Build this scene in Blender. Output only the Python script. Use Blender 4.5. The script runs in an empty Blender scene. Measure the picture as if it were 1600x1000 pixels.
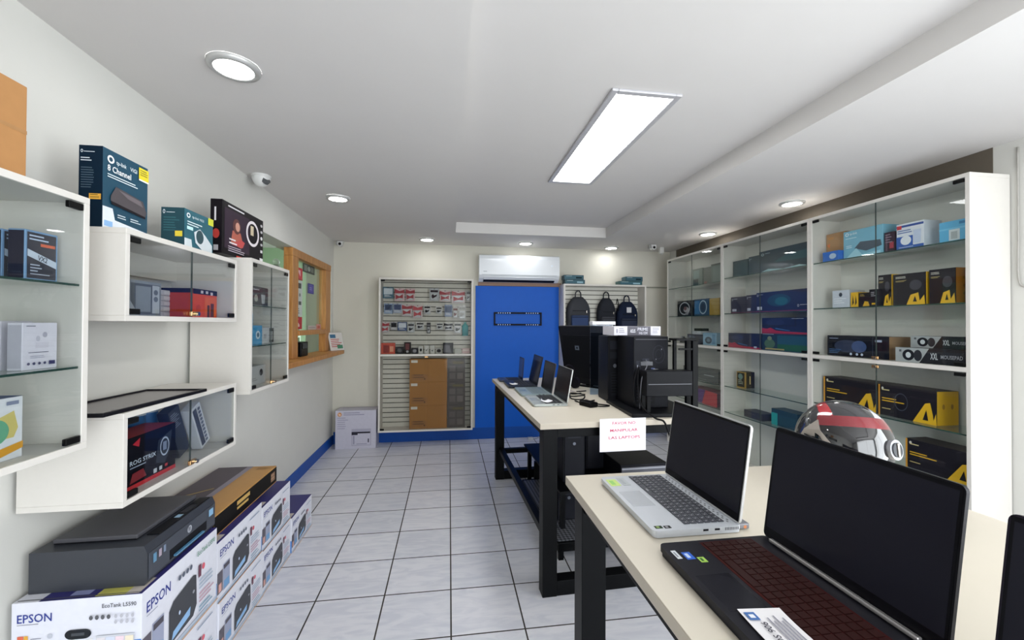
import bpy, bmesh, math, random
from mathutils import Vector, Matrix
random.seed(7)
S = bpy.context.scene
COL = S.collection

# ------------------------------------------------------------------ camera, world, exposure
H = 1.369
YAW, PIT, ROL, F = 0.1477343, 0.00964946, 0.00423857, 659.627
cy, sy, cp, sp, cr, sr = math.cos(YAW), math.sin(YAW), math.cos(PIT), math.sin(PIT), math.cos(ROL), math.sin(ROL)
fwd = Vector((sy*cp, cy*cp, sp)); rgt = Vector((cy, -sy, 0)); upv = rgt.cross(fwd)
r2 = rgt*cr + upv*sr; u2 = upv*cr - rgt*sr
cam = bpy.data.cameras.new('camera'); co = bpy.data.objects.new('camera', cam); COL.objects.link(co)
M = Matrix((r2, u2, -fwd)).transposed().to_4x4(); M.translation = Vector((0, 0, H)); co.matrix_world = M
cam.sensor_width = 36; cam.lens = F/1600*36; cam.clip_start = .01
S.camera = co
W = bpy.data.worlds.new('daylight'); S.world = W; W.use_nodes = True
W.node_tree.nodes['Background'].inputs[0].default_value = (.90, .95, 1, 1)
W.node_tree.nodes['Background'].inputs[1].default_value = 1.3
S.view_settings.view_transform = 'Standard'; S.view_settings.look = 'None'
S.view_settings.gamma = 1; S.view_settings.use_curve_mapping = False
S.view_settings.exposure = .9
def area(name, loc, rot, sx, sy_, power, col, spread=180):
    l = bpy.data.lights.new(name, 'AREA'); l.shape = 'RECTANGLE'; l.size = sx; l.size_y = sy_; l.energy = power; l.color = col
    l.spread = math.radians(spread)
    o = bpy.data.objects.new(name, l); COL.objects.link(o); o.location = loc; o.rotation_euler = rot; return o
# daylight through the glass shop front behind the camera
area('shopfront_daylight', (1.15, -1.74, 1.2), (math.radians(90), 0, math.radians(-6)), 2.5, 2.0, 46, (.93, .965, 1))
# daylight through the open glass door in the right wall, beside the camera
area('doorway_daylight', (2.72, -.55, 1.15), (math.radians(90), 0, math.radians(78)), 1.9, 2.0, 38, (.93, .965, 1))

# ------------------------------------------------------------------ materials
def lin(c): c /= 255; return c/12.92 if c <= .04045 else ((c+.055)/1.055)**2.4
def hexc(h): return (lin(int(h[0:2], 16)), lin(int(h[2:4], 16)), lin(int(h[4:6], 16)), 1)
MC = {}
def mat(h, rough=.5, metal=0, bump=0, scale=40, var=.06, emit=0, spec=.5, coat=0):
    k = (h, rough, metal, bump, scale, var, emit, spec, coat)
    if k in MC: return MC[k]
    m = bpy.data.materials.new('mat_'+h); m.use_nodes = True; nt = m.node_tree; b = nt.nodes['Principled BSDF']
    c = hexc(h); b.inputs['Base Color'].default_value = c
    if max(c[:3]) < .045 and rough > .12: spec = min(spec, .1)
    b.inputs['Roughness'].default_value = rough; b.inputs['Metallic'].default_value = metal
    b.inputs['Specular IOR Level'].default_value = spec; b.inputs['Coat Weight'].default_value = coat
    if emit:
        b.inputs['Emission Color'].default_value = c; b.inputs['Emission Strength'].default_value = emit
    elif var:
        tc = nt.nodes.new('ShaderNodeTexCoord'); n = nt.nodes.new('ShaderNodeTexNoise'); n.inputs['Scale'].default_value = scale
        n.inputs['Detail'].default_value = 3
        r = nt.nodes.new('ShaderNodeMix'); r.data_type = 'RGBA'
        r.inputs[6].default_value = tuple(x*(1-var) for x in c[:3])+(1,); r.inputs[7].default_value = tuple(min(1, x*(1+var)) for x in c[:3])+(1,)
        nt.links.new(tc.outputs['Object'], n.inputs['Vector']); nt.links.new(n.outputs['Fac'], r.inputs[0]); nt.links.new(r.outputs[2], b.inputs['Base Color'])
        if bump:
            bp = nt.nodes.new('ShaderNodeBump'); bp.inputs['Strength'].default_value = bump; bp.inputs['Distance'].default_value = .002
            nt.links.new(n.outputs['Fac'], bp.inputs['Height']); nt.links.new(bp.outputs[0], b.inputs['Normal'])
    MC[k] = m; return m
def glass_mat(name, tint, f0=.04):
    # thin pane: tinted see-through plus mirror reflection growing towards grazing view (Schlick)
    m = bpy.data.materials.new(name); m.use_nodes = True; nt = m.node_tree; nt.nodes.clear()
    o = nt.nodes.new('ShaderNodeOutputMaterial'); mx = nt.nodes.new('ShaderNodeMixShader'); t = nt.nodes.new('ShaderNodeBsdfTransparent')
    g = nt.nodes.new('ShaderNodeBsdfGlossy'); lw = nt.nodes.new('ShaderNodeLayerWeight'); lw.inputs[0].default_value = .5
    p = nt.nodes.new('ShaderNodeMath'); p.operation = 'POWER'; p.inputs[1].default_value = 5
    r = nt.nodes.new('ShaderNodeMapRange'); r.inputs[3].default_value = f0; r.inputs[4].default_value = .9
    t.inputs[0].default_value = tint; g.inputs['Roughness'].default_value = .01; g.inputs[0].default_value = (1, 1, 1, 1)
    L = nt.links.new; L(lw.outputs['Facing'], p.inputs[0]); L(p.outputs[0], r.inputs[0]); L(r.outputs[0], mx.inputs[0])
    L(t.outputs[0], mx.inputs[1]); L(g.outputs[0], mx.inputs[2]); L(mx.outputs[0], o.inputs[0]); return m
GLASSL = glass_mat('left_cabinet_pane', (.87, .885, .885, 1), .02)  # grey tint puts the shade of the left cabinet interiors into the pane
GLASSB = glass_mat('back_case_pane', (.90, .90, .89, 1), .004)
GLASS = glass_mat('clear_pane', (.97, .985, .978, 1), .02)
SHELFG = glass_mat('shelf_pane', (.90, .95, .925, 1), .04)
WINDOWG = glass_mat('counter_window_pane', (.90, .96, .92, 1), .05)
GEDGE = mat('2F4A44', .2, 0, 0, 40, 0)
WHITE = mat('D8D4CD', .45, 0, .02, 60, .02)
WHITE2 = mat('D9D8D2', .5, 0, .02, 60, .02)
WALL = mat('D2D1CB', .75, 0, .25, 9, .025)
WALLB = mat('CCC9BD', .75, 0, .25, 9, .025)
CEIL = mat('D2CFCC', .85, 0, .12, 6, .015)
BLUE = mat('005CC6', .5, 0, .05, 20, .04, spec=.25)
BLUEB = mat('0A4AA0', .45, 0, .05, 20, .06, spec=.25)
GREEN = mat('B9D6B4', .7, 0, .1, 10, .03)
BLACK = mat('0B0B0D', .35, 0, .03, 60, .1)
BLACKM = mat('08090B', .42, 0, .02, 60, .1, spec=.3)
CLIP = mat('161616', .4, .3)
CHROME = mat('C8C2B8', .2, 1)
BRASS = mat('C9A070', .25, 1)
PAPER = mat('E9E8F0', .7, 0, .02, 80, .01)
CARD = mat('B07F4C', .75, 0, .1, 30, .05)
def wood_mat(name, a, b_):
    m = bpy.data.materials.new(name); m.use_nodes = True; nt = m.node_tree; b = nt.nodes['Principled BSDF']; b.inputs['Roughness'].default_value = .45
    tc = nt.nodes.new('ShaderNodeTexCoord'); mp = nt.nodes.new('ShaderNodeMapping'); mp.inputs['Scale'].default_value = (30, 30, 3)
    n = nt.nodes.new('ShaderNodeTexNoise'); n.inputs['Scale'].default_value = 2; n.inputs['Detail'].default_value = 6
    r = nt.nodes.new('ShaderNodeValToRGB'); r.color_ramp.elements[0].color = hexc(a); r.color_ramp.elements[1].color = hexc(b_)
    r.color_ramp.elements[0].position = .35; r.color_ramp.elements[1].position = .65
    nt.links.new(tc.outputs['Object'], mp.inputs[0]); nt.links.new(mp.outputs[0], n.inputs['Vector']); nt.links.new(n.outputs['Fac'], r.inputs[0]); nt.links.new(r.outputs[0], b.inputs['Base Color'])
    return m
WOOD = wood_mat('pine_wood', 'A9713A', 'C48B4E')
def floor_mat():
    m = bpy.data.materials.new('ceramic_tiles'); m.use_nodes = True; nt = m.node_tree; b = nt.nodes['Principled BSDF']
    tc = nt.nodes.new('ShaderNodeTexCoord'); mp = nt.nodes.new('ShaderNodeMapping')
    mp.inputs['Location'].default_value = (-.0162+.33*20, -3.860+.33*40, 0)
    br = nt.nodes.new('ShaderNodeTexBrick'); br.offset = 0; br.squash = 1
    br.inputs['Scale'].default_value = 1; br.inputs['Brick Width'].default_value = .33; br.inputs['Row Height'].default_value = .33
    br.inputs['Mortar Size'].default_value = .004; br.inputs['Mortar Smooth'].default_value = .2; br.inputs['Bias'].default_value = 0
    br.inputs['Color1'].default_value = hexc('DADAE0'); br.inputs['Color2'].default_value = hexc('D2D3DA'); br.inputs['Mortar'].default_value = hexc('2E2824')
    n = nt.nodes.new('ShaderNodeTexNoise'); n.inputs['Scale'].default_value = 5; n.inputs['Detail'].default_value = 8; n.inputs['Distortion'].default_value = 1.5
    rp = nt.nodes.new('ShaderNodeValToRGB'); rp.color_ramp.elements[0].position = .38; rp.color_ramp.elements[1].position = .6
    rp.color_ramp.elements[0].color = (.86, .87, .9, 1); rp.color_ramp.elements[1].color = (1, 1, 1, 1)
    mp2 = nt.nodes.new('ShaderNodeMapping'); mp2.inputs['Rotation'].default_value = (0, 0, .6); mp2.inputs['Scale'].default_value = (1, 4, 1)
    mx = nt.nodes.new('ShaderNodeMix'); mx.data_type = 'RGBA'; mx.blend_type = 'MULTIPLY'; mx.inputs[0].default_value = 1
    L = nt.links.new
    L(tc.outputs['Object'], mp.inputs[0]); L(mp.outputs[0], br.inputs['Vector']); L(tc.outputs['Object'], mp2.inputs[0]); L(mp2.outputs[0], n.inputs['Vector'])
    L(n.outputs['Fac'], rp.inputs[0]); L(br.outputs['Color'], mx.inputs[6]); L(rp.outputs[0], mx.inputs[7])
    # small dark chips and stains
    v = nt.nodes.new('ShaderNodeTexNoise'); v.inputs['Scale'].default_value = 26; v.inputs['Detail'].default_value = 5
    rr = nt.nodes.new('ShaderNodeValToRGB'); rr.color_ramp.elements[0].position = .765; rr.color_ramp.elements[1].position = .80
    rr.color_ramp.elements[0].color = (1, 1, 1, 1); rr.color_ramp.elements[1].color = (.25, .22, .2, 1)
    m2 = nt.nodes.new('ShaderNodeMix'); m2.data_type = 'RGBA'; m2.blend_type = 'MULTIPLY'; m2.inputs[0].default_value = 1
    L(tc.outputs['Object'], v.inputs['Vector']); L(v.outputs['Fac'], rr.inputs[0]); L(mx.outputs[2], m2.inputs[6]); L(rr.outputs[0], m2.inputs[7]); L(m2.outputs[2], b.inputs['Base Color'])
    mr = nt.nodes.new('ShaderNodeMapRange'); mr.inputs[3].default_value = .28; mr.inputs[4].default_value = .8
    L(br.outputs['Fac'], mr.inputs[0]); L(mr.outputs[0], b.inputs['Roughness'])
    bp = nt.nodes.new('ShaderNodeBump'); bp.inputs['Strength'].default_value = .4; bp.inputs['Distance'].default_value = .003; bp.invert = True
    L(br.outputs['Fac'], bp.inputs['Height']); L(bp.outputs[0], b.inputs['Normal'])
    return m
def plate_mat():
    m = bpy.data.materials.new('checker_plate'); m.use_nodes = True; nt = m.node_tree; b = nt.nodes['Principled BSDF']
    b.inputs['Metallic'].default_value = .4; b.inputs['Roughness'].default_value = .4
    tc = nt.nodes.new('ShaderNodeTexCoord'); mp = nt.nodes.new('ShaderNodeMapping'); mp.inputs['Rotation'].default_value = (0, 0, .785)
    ck = nt.nodes.new('ShaderNodeTexChecker'); ck.inputs['Scale'].default_value = 60
    ck.inputs[1].default_value = hexc('8E9099'); ck.inputs[2].default_value = hexc('3A3B40')
    nt.links.new(tc.outputs['Object'], mp.inputs[0]); nt.links.new(mp.outputs[0], ck.inputs['Vector']); nt.links.new(ck.outputs[0], b.inputs['Base Color'])
    return m

# ------------------------------------------------------------------ mesh building
TXT = {}
def text_geo(s):
    if s in TXT: return TXT[s]
    cu = bpy.data.curves.new('t', 'FONT'); cu.body = s; cu.size = 1; cu.resolution_u = 2; cu.offset = .012
    o = bpy.data.objects.new('t', cu); COL.objects.link(o); bpy.context.view_layer.update()
    me = o.evaluated_get(bpy.context.evaluated_depsgraph_get()).to_mesh()
    vs = [v.co.copy() for v in me.vertices]; fs = [tuple(p.vertices) for p in me.polygons]
    o.to_mesh_clear() if False else None
    x0 = min(v.x for v in vs); x1 = max(v.x for v in vs); y0 = min(v.y for v in vs); y1 = max(v.y for v in vs)
    bpy.data.objects.remove(o); bpy.data.curves.remove(cu)
    TXT[s] = (vs, fs, x0, x1, y0, y1); return TXT[s]
class MB:
    def __init__(s): s.v = []; s.f = []; s.mi = []; s.m = []; s.sm = []
    def mid(s, m):
        if m not in s.m: s.m.append(m)
        return s.m.index(m)
    def add(s, vs, fs, m, smooth=False, T=None):
        o = len(s.v); i = s.mid(m)
        for v in vs:
            v = Vector(v); s.v.append(tuple(T @ v) if T else tuple(v))
        for f in fs: s.f.append(tuple(a+o for a in f)); s.mi.append(i); s.sm.append(smooth)
        return s
    def box(s, x0, x1, y0, y1, z0, z1, m, bev=0, T=None):
        if bev <= 0:
            vs = [(x, y, z) for x in (x0, x1) for y in (y0, y1) for z in (z0, z1)]
            return s.add(vs, [(0, 1, 3, 2), (4, 6, 7, 5), (0, 4, 5, 1), (2, 3, 7, 6), (0, 2, 6, 4), (1, 5, 7, 3)], m, False, T)
        bm = bmesh.new(); bmesh.ops.create_cube(bm, size=1)
        for v in bm.verts: v.co = Vector(((x0+x1)/2+v.co.x*(x1-x0), (y0+y1)/2+v.co.y*(y1-y0), (z0+z1)/2+v.co.z*(z1-z0)))
        bmesh.ops.bevel(bm, geom=bm.edges[:], offset=bev, segments=2, affect='EDGES', profile=.5)
        bm.verts.index_update(); vs = [v.co.copy() for v in bm.verts]; fs = [tuple(v.index for v in f.verts) for f in bm.faces]; bm.free()
        return s.add(vs, fs, m, False, T)
    def prism(s, pts, z0, z1, m, T=None, smooth=False):
        n = len(pts); vs = [(x, y, z0) for x, y in pts]+[(x, y, z1) for x, y in pts]
        fs = [tuple(range(n))[::-1], tuple(range(n, 2*n))]+[(i, (i+1) % n, n+(i+1) % n, n+i) for i in range(n)]
        return s.add(vs, fs, m, smooth, T)
    def cyl(s, c, r, h, m, n=24, T=None, r1=None, axis='Z', smooth=True):
        r1 = r if r1 is None else r1; vs = []
        for k, (rr, hh) in enumerate(((r, 0), (r1, h))):
            for i in range(n):
                a = 2*math.pi*i/n; p = (rr*math.cos(a), rr*math.sin(a), hh)
                if axis == 'X': p = (p[2], p[0], p[1])
                if axis == 'Y': p = (p[0], p[2], p[1])
                vs.append((c[0]+p[0], c[1]+p[1], c[2]+p[2]))
        s.add(vs, [(i, (i+1) % n, n+(i+1) % n, n+i) for i in range(n)], m, smooth, T)
        s.add(vs, [tuple(range(n))[::-1], tuple(range(n, 2*n))], m, False, T); return s
    def tube(s, pts, r, m, n=8, sub=6):
        P = [Vector(p) for p in pts]; Q = []
        for i in range(len(P)-1):
            p0 = P[max(i-1, 0)]; p1 = P[i]; p2 = P[i+1]; p3 = P[min(i+2, len(P)-1)]
            for k in range(sub):
                t = k/sub
                Q.append(.5*((2*p1)+(p2-p0)*t+(2*p0-5*p1+4*p2-p3)*t*t+(3*p1-p0-3*p2+p3)*t**3))
        Q.append(P[-1]); vs = []; a = None
        for i, q in enumerate(Q):
            d = (Q[min(i+1, len(Q)-1)]-Q[max(i-1, 0)]).normalized()
            if a is None: a = d.orthogonal().normalized()
            a = (a-d*a.dot(d)).normalized(); b = d.cross(a)
            for k in range(n):
                an = 2*math.pi*k/n; vs.append(q+(a*math.cos(an)+b*math.sin(an))*r)
        fs = [(i*n+k, i*n+(k+1) % n, (i+1)*n+(k+1) % n, (i+1)*n+k) for i in range(len(Q)-1) for k in range(n)]
        fs += [tuple(range(n))[::-1], tuple(range((len(Q)-1)*n, len(Q)*n))]
        return s.add(vs, fs, m, True)
    def decal(s, fr, items, d0=.0006, step=.00025):
        O, U, V = (Vector(a) for a in fr[:3]); w, h = fr[3], fr[4]; U = U.normalized(); V = V.normalized(); N = U.cross(V)
        for k, it in enumerate(items):
            d = d0+k*step; P = lambda u, v: O+U*(u*w)+V*(v*h)+N*d
            t = it[0]
            if t == 'r':
                _, u0, v0, u1, v1, c = it; s.add([P(u0, v0), P(u1, v0), P(u1, v1), P(u0, v1)], [(0, 1, 2, 3)], mat(c))
            elif t == 'e':
                _, u, v, ru, rv, c = it; n = 24
                s.add([P(u+ru*math.cos(2*math.pi*i/n), v+rv*math.sin(2*math.pi*i/n)) for i in range(n)], [tuple(range(n))], mat(c))
            elif t == 'o':
                _, u, v, ru, rv, th, c = it; n = 28
                vs = [P(u+q*ru*math.cos(2*math.pi*i/n), v+q*rv*math.sin(2*math.pi*i/n)) for q in (1, 1-th) for i in range(n)]
                s.add(vs, [(i, (i+1) % n, n+(i+1) % n, n+i) for i in range(n)], mat(c))
            elif t == 'p':
                s.add([P(*q) for q in it[1]], [tuple(range(len(it[1])))], mat(it[2]))
            elif t == 'l':
                _, u0, v0, u1, n, dv, c = it; rr = random.Random(int(u0*97+v0*89))
                for i in range(n):
                    e = u0+(u1-u0)*rr.uniform(.6, 1); v = v0-i*dv
                    s.add([P(u0, v), P(e, v), P(e, v+dv*.4), P(u0, v+dv*.4)], [(0, 1, 2, 3)], mat(c))
            elif t == 't':
                _, tx, u, v, hh, c = it[:6]; wm = it[6] if len(it) > 6 else None; rot = it[7] if len(it) > 7 else 0
                vs, fs, x0, x1, y0, y1 = text_geo(tx); sc = hh*h/.7; sx = sc
                if wm: sx = wm*w/(x1-x0)
                O2 = O+U*(u*w)+V*(v*h)+N*d; UU = U*math.cos(rot)+V*math.sin(rot); VV = V*math.cos(rot)-U*math.sin(rot)
                s.add([O2+UU*((p.x-x0)*sx)+VV*(p.y*sc) for p in vs], fs, mat(c))
        return s
    def build(s, name, parent=None, loc=(0, 0, 0), rotz=0, **tags):
        me = bpy.data.meshes.new(name); me.from_pydata([tuple(v) for v in s.v], [], s.f)
        for m in s.m: me.materials.append(m)
        me.polygons.foreach_set('material_index', s.mi); me.polygons.foreach_set('use_smooth', s.sm); me.update()
        bm = bmesh.new(); bm.from_mesh(me)
        bm.to_mesh(me); bm.free()
        o = bpy.data.objects.new(name, me); COL.objects.link(o); o.location = loc; o.rotation_euler = (0, 0, rotz)
        if parent: o.parent = parent
        for k, v in tags.items():
            if v is not None: o[k] = v
        return o
def thing(name, label, cat, loc=(0, 0, 0), rotz=0, group=None):
    o = bpy.data.objects.new(name, None); COL.objects.link(o); o.location = loc; o.rotation_euler = (0, 0, rotz); o.empty_display_size = .05
    o['label'] = label; o['category'] = cat
    if group: o['group'] = group
    return o
def faces(w, d, h):
    x, y = w/2, d/2
    return {'R': ((x, -y, 0), (0, 1, 0), (0, 0, 1), d, h), 'L': ((-x, y, 0), (0, -1, 0), (0, 0, 1), d, h),
            'F': ((-x, -y, 0), (1, 0, 0), (0, 0, 1), w, h), 'T': ((-x, -y, h), (1, 0, 0), (0, 1, 0), w, d), 'B': ((x, y, 0), (-1, 0, 0), (0, 0, 1), w, h)}
def carton(name, label, x0, x1, y0, y1, z0, z1, base, deco={}, cat='box', group=None, rotz=0, rough=.45, tilt=None):
    w, d, h = x1-x0, y1-y0, z1-z0; b = MB(); bv = min(.0015, w*.1, d*.1, h*.1)
    b.box(-w/2, w/2, -d/2, d/2, 0, h, mat(base, rough), bv)
    fr = faces(w, d, h)
    for k, it in deco.items(): b.decal(fr[k], it)
    # tuck flap seams
    b.decal(fr['T'], [('r', .02, .02, .98, .028, '555555')], .0012 if 'T' in deco else .0006)
    o = b.build(name, None, ((x0+x1)/2, (y0+y1)/2, z0), rotz, label=label, category=cat, group=group)
    if tilt: o.rotation_euler = tilt
    return o
def struct(b, name, parent=None): return b.build(name, parent, kind=None if parent else 'structure')

# ------------------------------------------------------------------ room shell
XR, YB, YF, ZC, ZT = 2.80, 5.05, -1.9, 2.30, 2.405
b = MB(); b.box(-1.6, XR+.1, YF-.1, YB+.1, -.1, 0, floor_mat()); struct(b, 'floor')
TX0, TX1, TY0, TY1 = .06, 1.66, -1.2, 4.33
b = MB()
for x0, x1, y0, y1 in ((-1.6, TX0, YF, YB+.1), (TX1, XR+.1, YF, YB+.1), (TX0, TX1, TY1, YB+.1), (TX0, TX1, YF, TY0)):
    b.box(x0, x1, y0, y1, ZC, ZC+.2, CEIL)
b.box(TX0, TX1, TY0, TY1, ZT, ZT+.095, CEIL)
struct(b, 'ceiling')
b = MB(); b.box(-1.6, XR+.1, YB, YB+.1, 0, ZC+.1, WALLB); struct(b, 'wall_back')
b = MB(); b.box(XR, XR+.1, .45, YB, 0, ZC+.1, WALL); b.box(XR, XR+.1, YF, -1.6, 0, ZC+.1, WALL); b.box(XR, XR+.1, -1.6, .45, 2.2, ZC+.1, WALL); struct(b, 'wall_right')
b = MB(); b.box(XR+.04, XR+.05, -1.6, .45, 0, 2.2, GLASS)
for y in (-1.6, -.6, .40): b.box(XR+.02, XR+.08, y, y+.05, 0, 2.2, mat('8A8C90', .4, .6))
struct(b, 'door_1')
# front wall with the glass shop front (behind the camera)
b = MB(); b.box(-1.6, -.15, YF-.1, YF, 0, ZC+.1, WALL); b.box(2.65, XR, YF-.1, YF, 0, ZC+.1, WALL); b.box(-.15, 2.65, YF-.1, YF, 2.25, ZC+.1, WALL); struct(b, 'wall_front')
b = MB(); b.box(-.15, 2.65, YF-.06, YF-.05, 0, 2.25, GLASS)
for x in (-.15, 1.22, 2.6): b.box(x, x+.05, YF-.09, YF-.02, 0, 2.25, mat('8A8C90', .4, .6))
struct(b, 'window_1')
# left wall, leaning out a touch towards the back, with the service opening
def xl(y, z=0): t_ = y/5.05; return (1-t_)*(-1.298+.034*z)+t_*(-1.305)
WY0, WY1, WZ0, WZ1 = 3.02, 4.96, 1.03, 2.0
b = MB()
def wseg(y0, y1, z0, z1, m=WALL):
    vs = [(xl(y, z)-dx, y, z) for dx in (0, .14) for y in (y0, y1) for z in (z0, z1)]
    b.add(vs, [(0, 1, 3, 2), (4, 6, 7, 5), (0, 4, 5, 1), (2, 3, 7, 6), (0, 2, 6, 4), (1, 5, 7, 3)], m)
wseg(YF, WY0, 0, ZC); wseg(WY1, YB, 0, ZC); wseg(WY0, WY1, 0, WZ0); wseg(WY0, WY1, WZ1, ZC)
struct(b, 'wall_left')
# room behind the service opening
b = MB(); X2 = -3.3; Y2 = 2.2; Y3 = 6.2
b.box(X2-.1, X2, Y2, Y3, 0, 2.5, GREEN); b.box(X2, -1.44, Y3, Y3+.1, 0, 2.5, GREEN); b.box(X2, -1.44, Y2-.1, Y2, 0, 2.5, GREEN)
struct(b, 'wall_adjoining')
b = MB(); b.box(X2, -1.44, Y2, Y3, 2.4, 2.5, CEIL); struct(b, 'ceiling_adjoining')
b = MB(); b.box(X2, -1.6, Y2, Y3, -.1, 0, mat('BFC0C6', .4)); struct(b, 'floor_adjoining')
# baseboards
b = MB(); b.prism([(xl(.2)+.012, .2), (xl(YB-.001)+.012, YB-.001), (xl(YB)-.001, YB-.001), (xl(.2)-.001, .2)], 0, .10, BLUEB); struct(b, 'baseboard_left')
b = MB(); b.box(-1.29, 2.79, YB-.014, YB+.001, 0, .135, BLUEB); struct(b, 'baseboard_back')
b = MB(); b.box(1.35, 2.79, YB-.01, YB+.001, 1.835, 1.85, mat('8B8D80', .6)); struct(b, 'trim_1')
b = MB(); b.box(XR-.004, XR+.001, 1.80, 4.9, 2.137, ZC, mat('5E564B', .85)); struct(b, 'wall_shade_strip')  # dark brown strip paints the shade on the wall above the cabinets
# blue board behind the air conditioner
t = thing('blue_wall_panel', 'tall bright blue panel on the back wall below the air conditioner', 'panel', (.81, YB-.012, 0))
b = MB(); b.box(-.50, .52, 0, .011, .01, 1.825, BLUE, .002); b.build('board', t)
b = MB(); b.box(-.47, .545, -.012, .011, 1.826, 1.872, mat('8A6A55', .5), .002); b.build('top_rail', t, label='thin brown wooden rail')

# ------------------------------------------------------------------ ceiling lights
def downlight(x, y, label):
    t = thing('ceiling_downlight', label, 'ceiling light', (x, y, ZC-.012), 0, 'round recessed downlights in the shop ceiling')
    b = MB(); n = 40; pr = [(.063, -.002), (.066, -.004), (.082, -.002), (.086, .006), (.086, .0118)]; vs = []; fs = []
    for r, z in pr:
        for i in range(n): a = 2*math.pi*i/n; vs.append((r*math.cos(a), r*math.sin(a), z))
    for j in range(len(pr)-1):
        for i in range(n): fs.append((j*n+i, j*n+(i+1) % n, (j+1)*n+(i+1) % n, (j+1)*n+i))
    b.add(vs, fs, mat('B9B9B7', .35, .3), True); b.build('trim_ring', t)
    b = MB(); b.cyl((0, 0, 0), .064, .0115, mat('FFFFFF', emit=22), 40); b.build('diffuser', t)
for x, y, l in ((-.777, 1.655, 'largest and nearest downlight, upper left above the wall cabinets'),
                (-.82, 3.275, 'round downlight above the left wall, near the service window'),
                (-.245, 4.72, 'small round downlight above the left back display case'),
                (.86, 4.75, 'small round downlight right above the air conditioner'),
                (1.93, 4.86, 'round downlight above the right-hand back display case'),
                (2.60, 3.95, 'farther of the two downlights beside the tall right cabinets'),
                (2.57, 2.85, 'nearer of the two downlights beside the tall right cabinets')): downlight(x, y, l)
t = thing('panel_light', 'long rectangular lit panel recessed in the raised ceiling tray', 'ceiling light', (.865, 2.36, ZT-.013))
b = MB()
for x0, x1, y0, y1 in ((-.165, -.135, -.61, .61), (.135, .165, -.61, .61), (-.135, .135, -.61, -.58), (-.135, .135, .58, .61)): b.box(x0, x1, y0, y1, 0, .0125, mat('BDBCC0', .4, .2), .003)
b.build('frame', t)
b = MB(); b.box(-.134, .134, -.579, .579, .003, .012, mat('FFFFFF', emit=9)); b.build('diffuser', t)
t = thing('added_room_light', 'unseen white lamp added to light the green room behind the service window', 'ceiling light', (-2.3, 3.7, 2.385))  # unseen lamp, added to brighten the adjoining room
b = MB(); b.box(-.08, .08, -.5, .5, 0, .014, mat('D8D8D8', .4)); b.build('housing', t)
b = MB(); b.box(-.06, .06, -.48, .48, -.012, -.001, mat('F4FFF0', emit=12)); b.build('diffuser', t)

# ------------------------------------------------------------------ left wall display cabinets
LXF, LXB = -.99, -1.232
def hinge(t, y, z, along='Z'):
    b = MB(); b.box(-.008, .006, -.024, .024, -.009, .009, CLIP, .002); b.build('hinge', t, (LXF-.004, y, z), label='black glass clip')
def wall_cab(label, y0, y1, z0, z1, shelves=(), lock=True):
    T = .018; t = thing('wall_display_cabinet', label, 'display cabinet', (0, 0, 0))
    b = MB()
    LXB = max(xl(y0, z1), xl(y1, z1))+.001
    b.box(LXB, LXF, y0, y1, z1-T, z1, WHITE, .0012); b.box(LXB, LXF, y0, y1, z0, z0+T, WHITE, .0012)
    b.box(LXB, LXF, y0, y0+T, z0+T, z1-T, WHITE, .0012); b.box(LXB, LXF, y1-T, y1, z0+T, z1-T, WHITE, .0012)
    b.box(LXB, LXB+.02, y0+T, y1-T, z1-T-.09, z1-T, WHITE)
    b.build('carcass', t)
    ym = (y0+y1)/2; i0, i1, j0, j1 = y0+T+.001, y1-T-.001, z0+T+.001, z1-T-.001
    for a, c, e in ((i0, ym-.0012, i0), (ym+.0012, i1, i1)):
        b = MB(); b.box(LXF-.007, LXF-.002, a, c, j0, j1, GLASSL)
        ed = ym-.0012 if e == i0 else ym+.0012
        b.box(LXF-.0071, LXF-.0019, ed-.0005 if e == i0 else ed, ed if e == i0 else ed+.0005, j0, j1, mat('3A4442', .5))
        d = b.build('glass_door', t)
        for z in (j0+.012, j1-.012):
            b = MB(); yy = e+.024 if e == i0 else e-.024
            b.box(LXF-.010, LXF+.001, yy-.022, yy+.022, z-.009, z+.009, CLIP, .002); b.build('hinge', d)
    for z in shelves:
        b = MB(); b.box(LXB+.004, LXF-.010, y0+T+.001, y1-T-.001, z-.006, z, SHELFG)
        b.box(LXF-.0101, LXF-.0095, y0+T+.001, y1-T-.001, z-.006, z, GEDGE)
        b.build('glass_shelf', t)
    if lock:
        b = MB(); b.box(LXF-.002, LXF+.010, ym-.02, ym+.02, z0+T+.004, z0+T+.022, BRASS, .003); b.cyl((LXF+.008, ym+.008, z0+T+.013), .008, .012, CHROME, 16, axis='X')
        b.build('lock', t)
    return t
wall_cab('tall white wall cabinet with glass shelves at the left edge of the photo', .52, 1.332, 1.022, 1.713, (1.473, 1.249))
wall_cab('low white wall cabinet holding the orange box, boxes standing on its top', 1.465, 2.158, 1.373, 1.663)
wall_cab('tall narrow white wall cabinet beside the wood-framed service window', 2.302, 2.815, 1.008, 1.699, (1.462, 1.250))
wall_cab('lowest white wall cabinet, red and black box inside, right above the printer', 1.465, 2.162, .797, 1.088)

# black framed pane lying on the lowest wall cabinet
b = MB(); w2, d2 = .21, .36
for q in ((-.115, .115, -.245, -.233), (-.115, .115, .233, .245), (-.115, -.103, -.233, .233), (.103, .115, -.233, .233)): b.box(q[0], q[1], q[2], q[3], 0, .012, mat('15151A', .4), .002)
t = thing('framed_pane', 'dark grey pane in a thin black frame lying on the lowest wall cabinet', 'frame', (-1.105, 1.655, 1.0885), math.radians(-3))
b.build('frame', t)
b = MB(); b.box(-.103, .103, -.233, .233, .003, .007, mat('77706F', .25)); b.build('pane', t)

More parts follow.
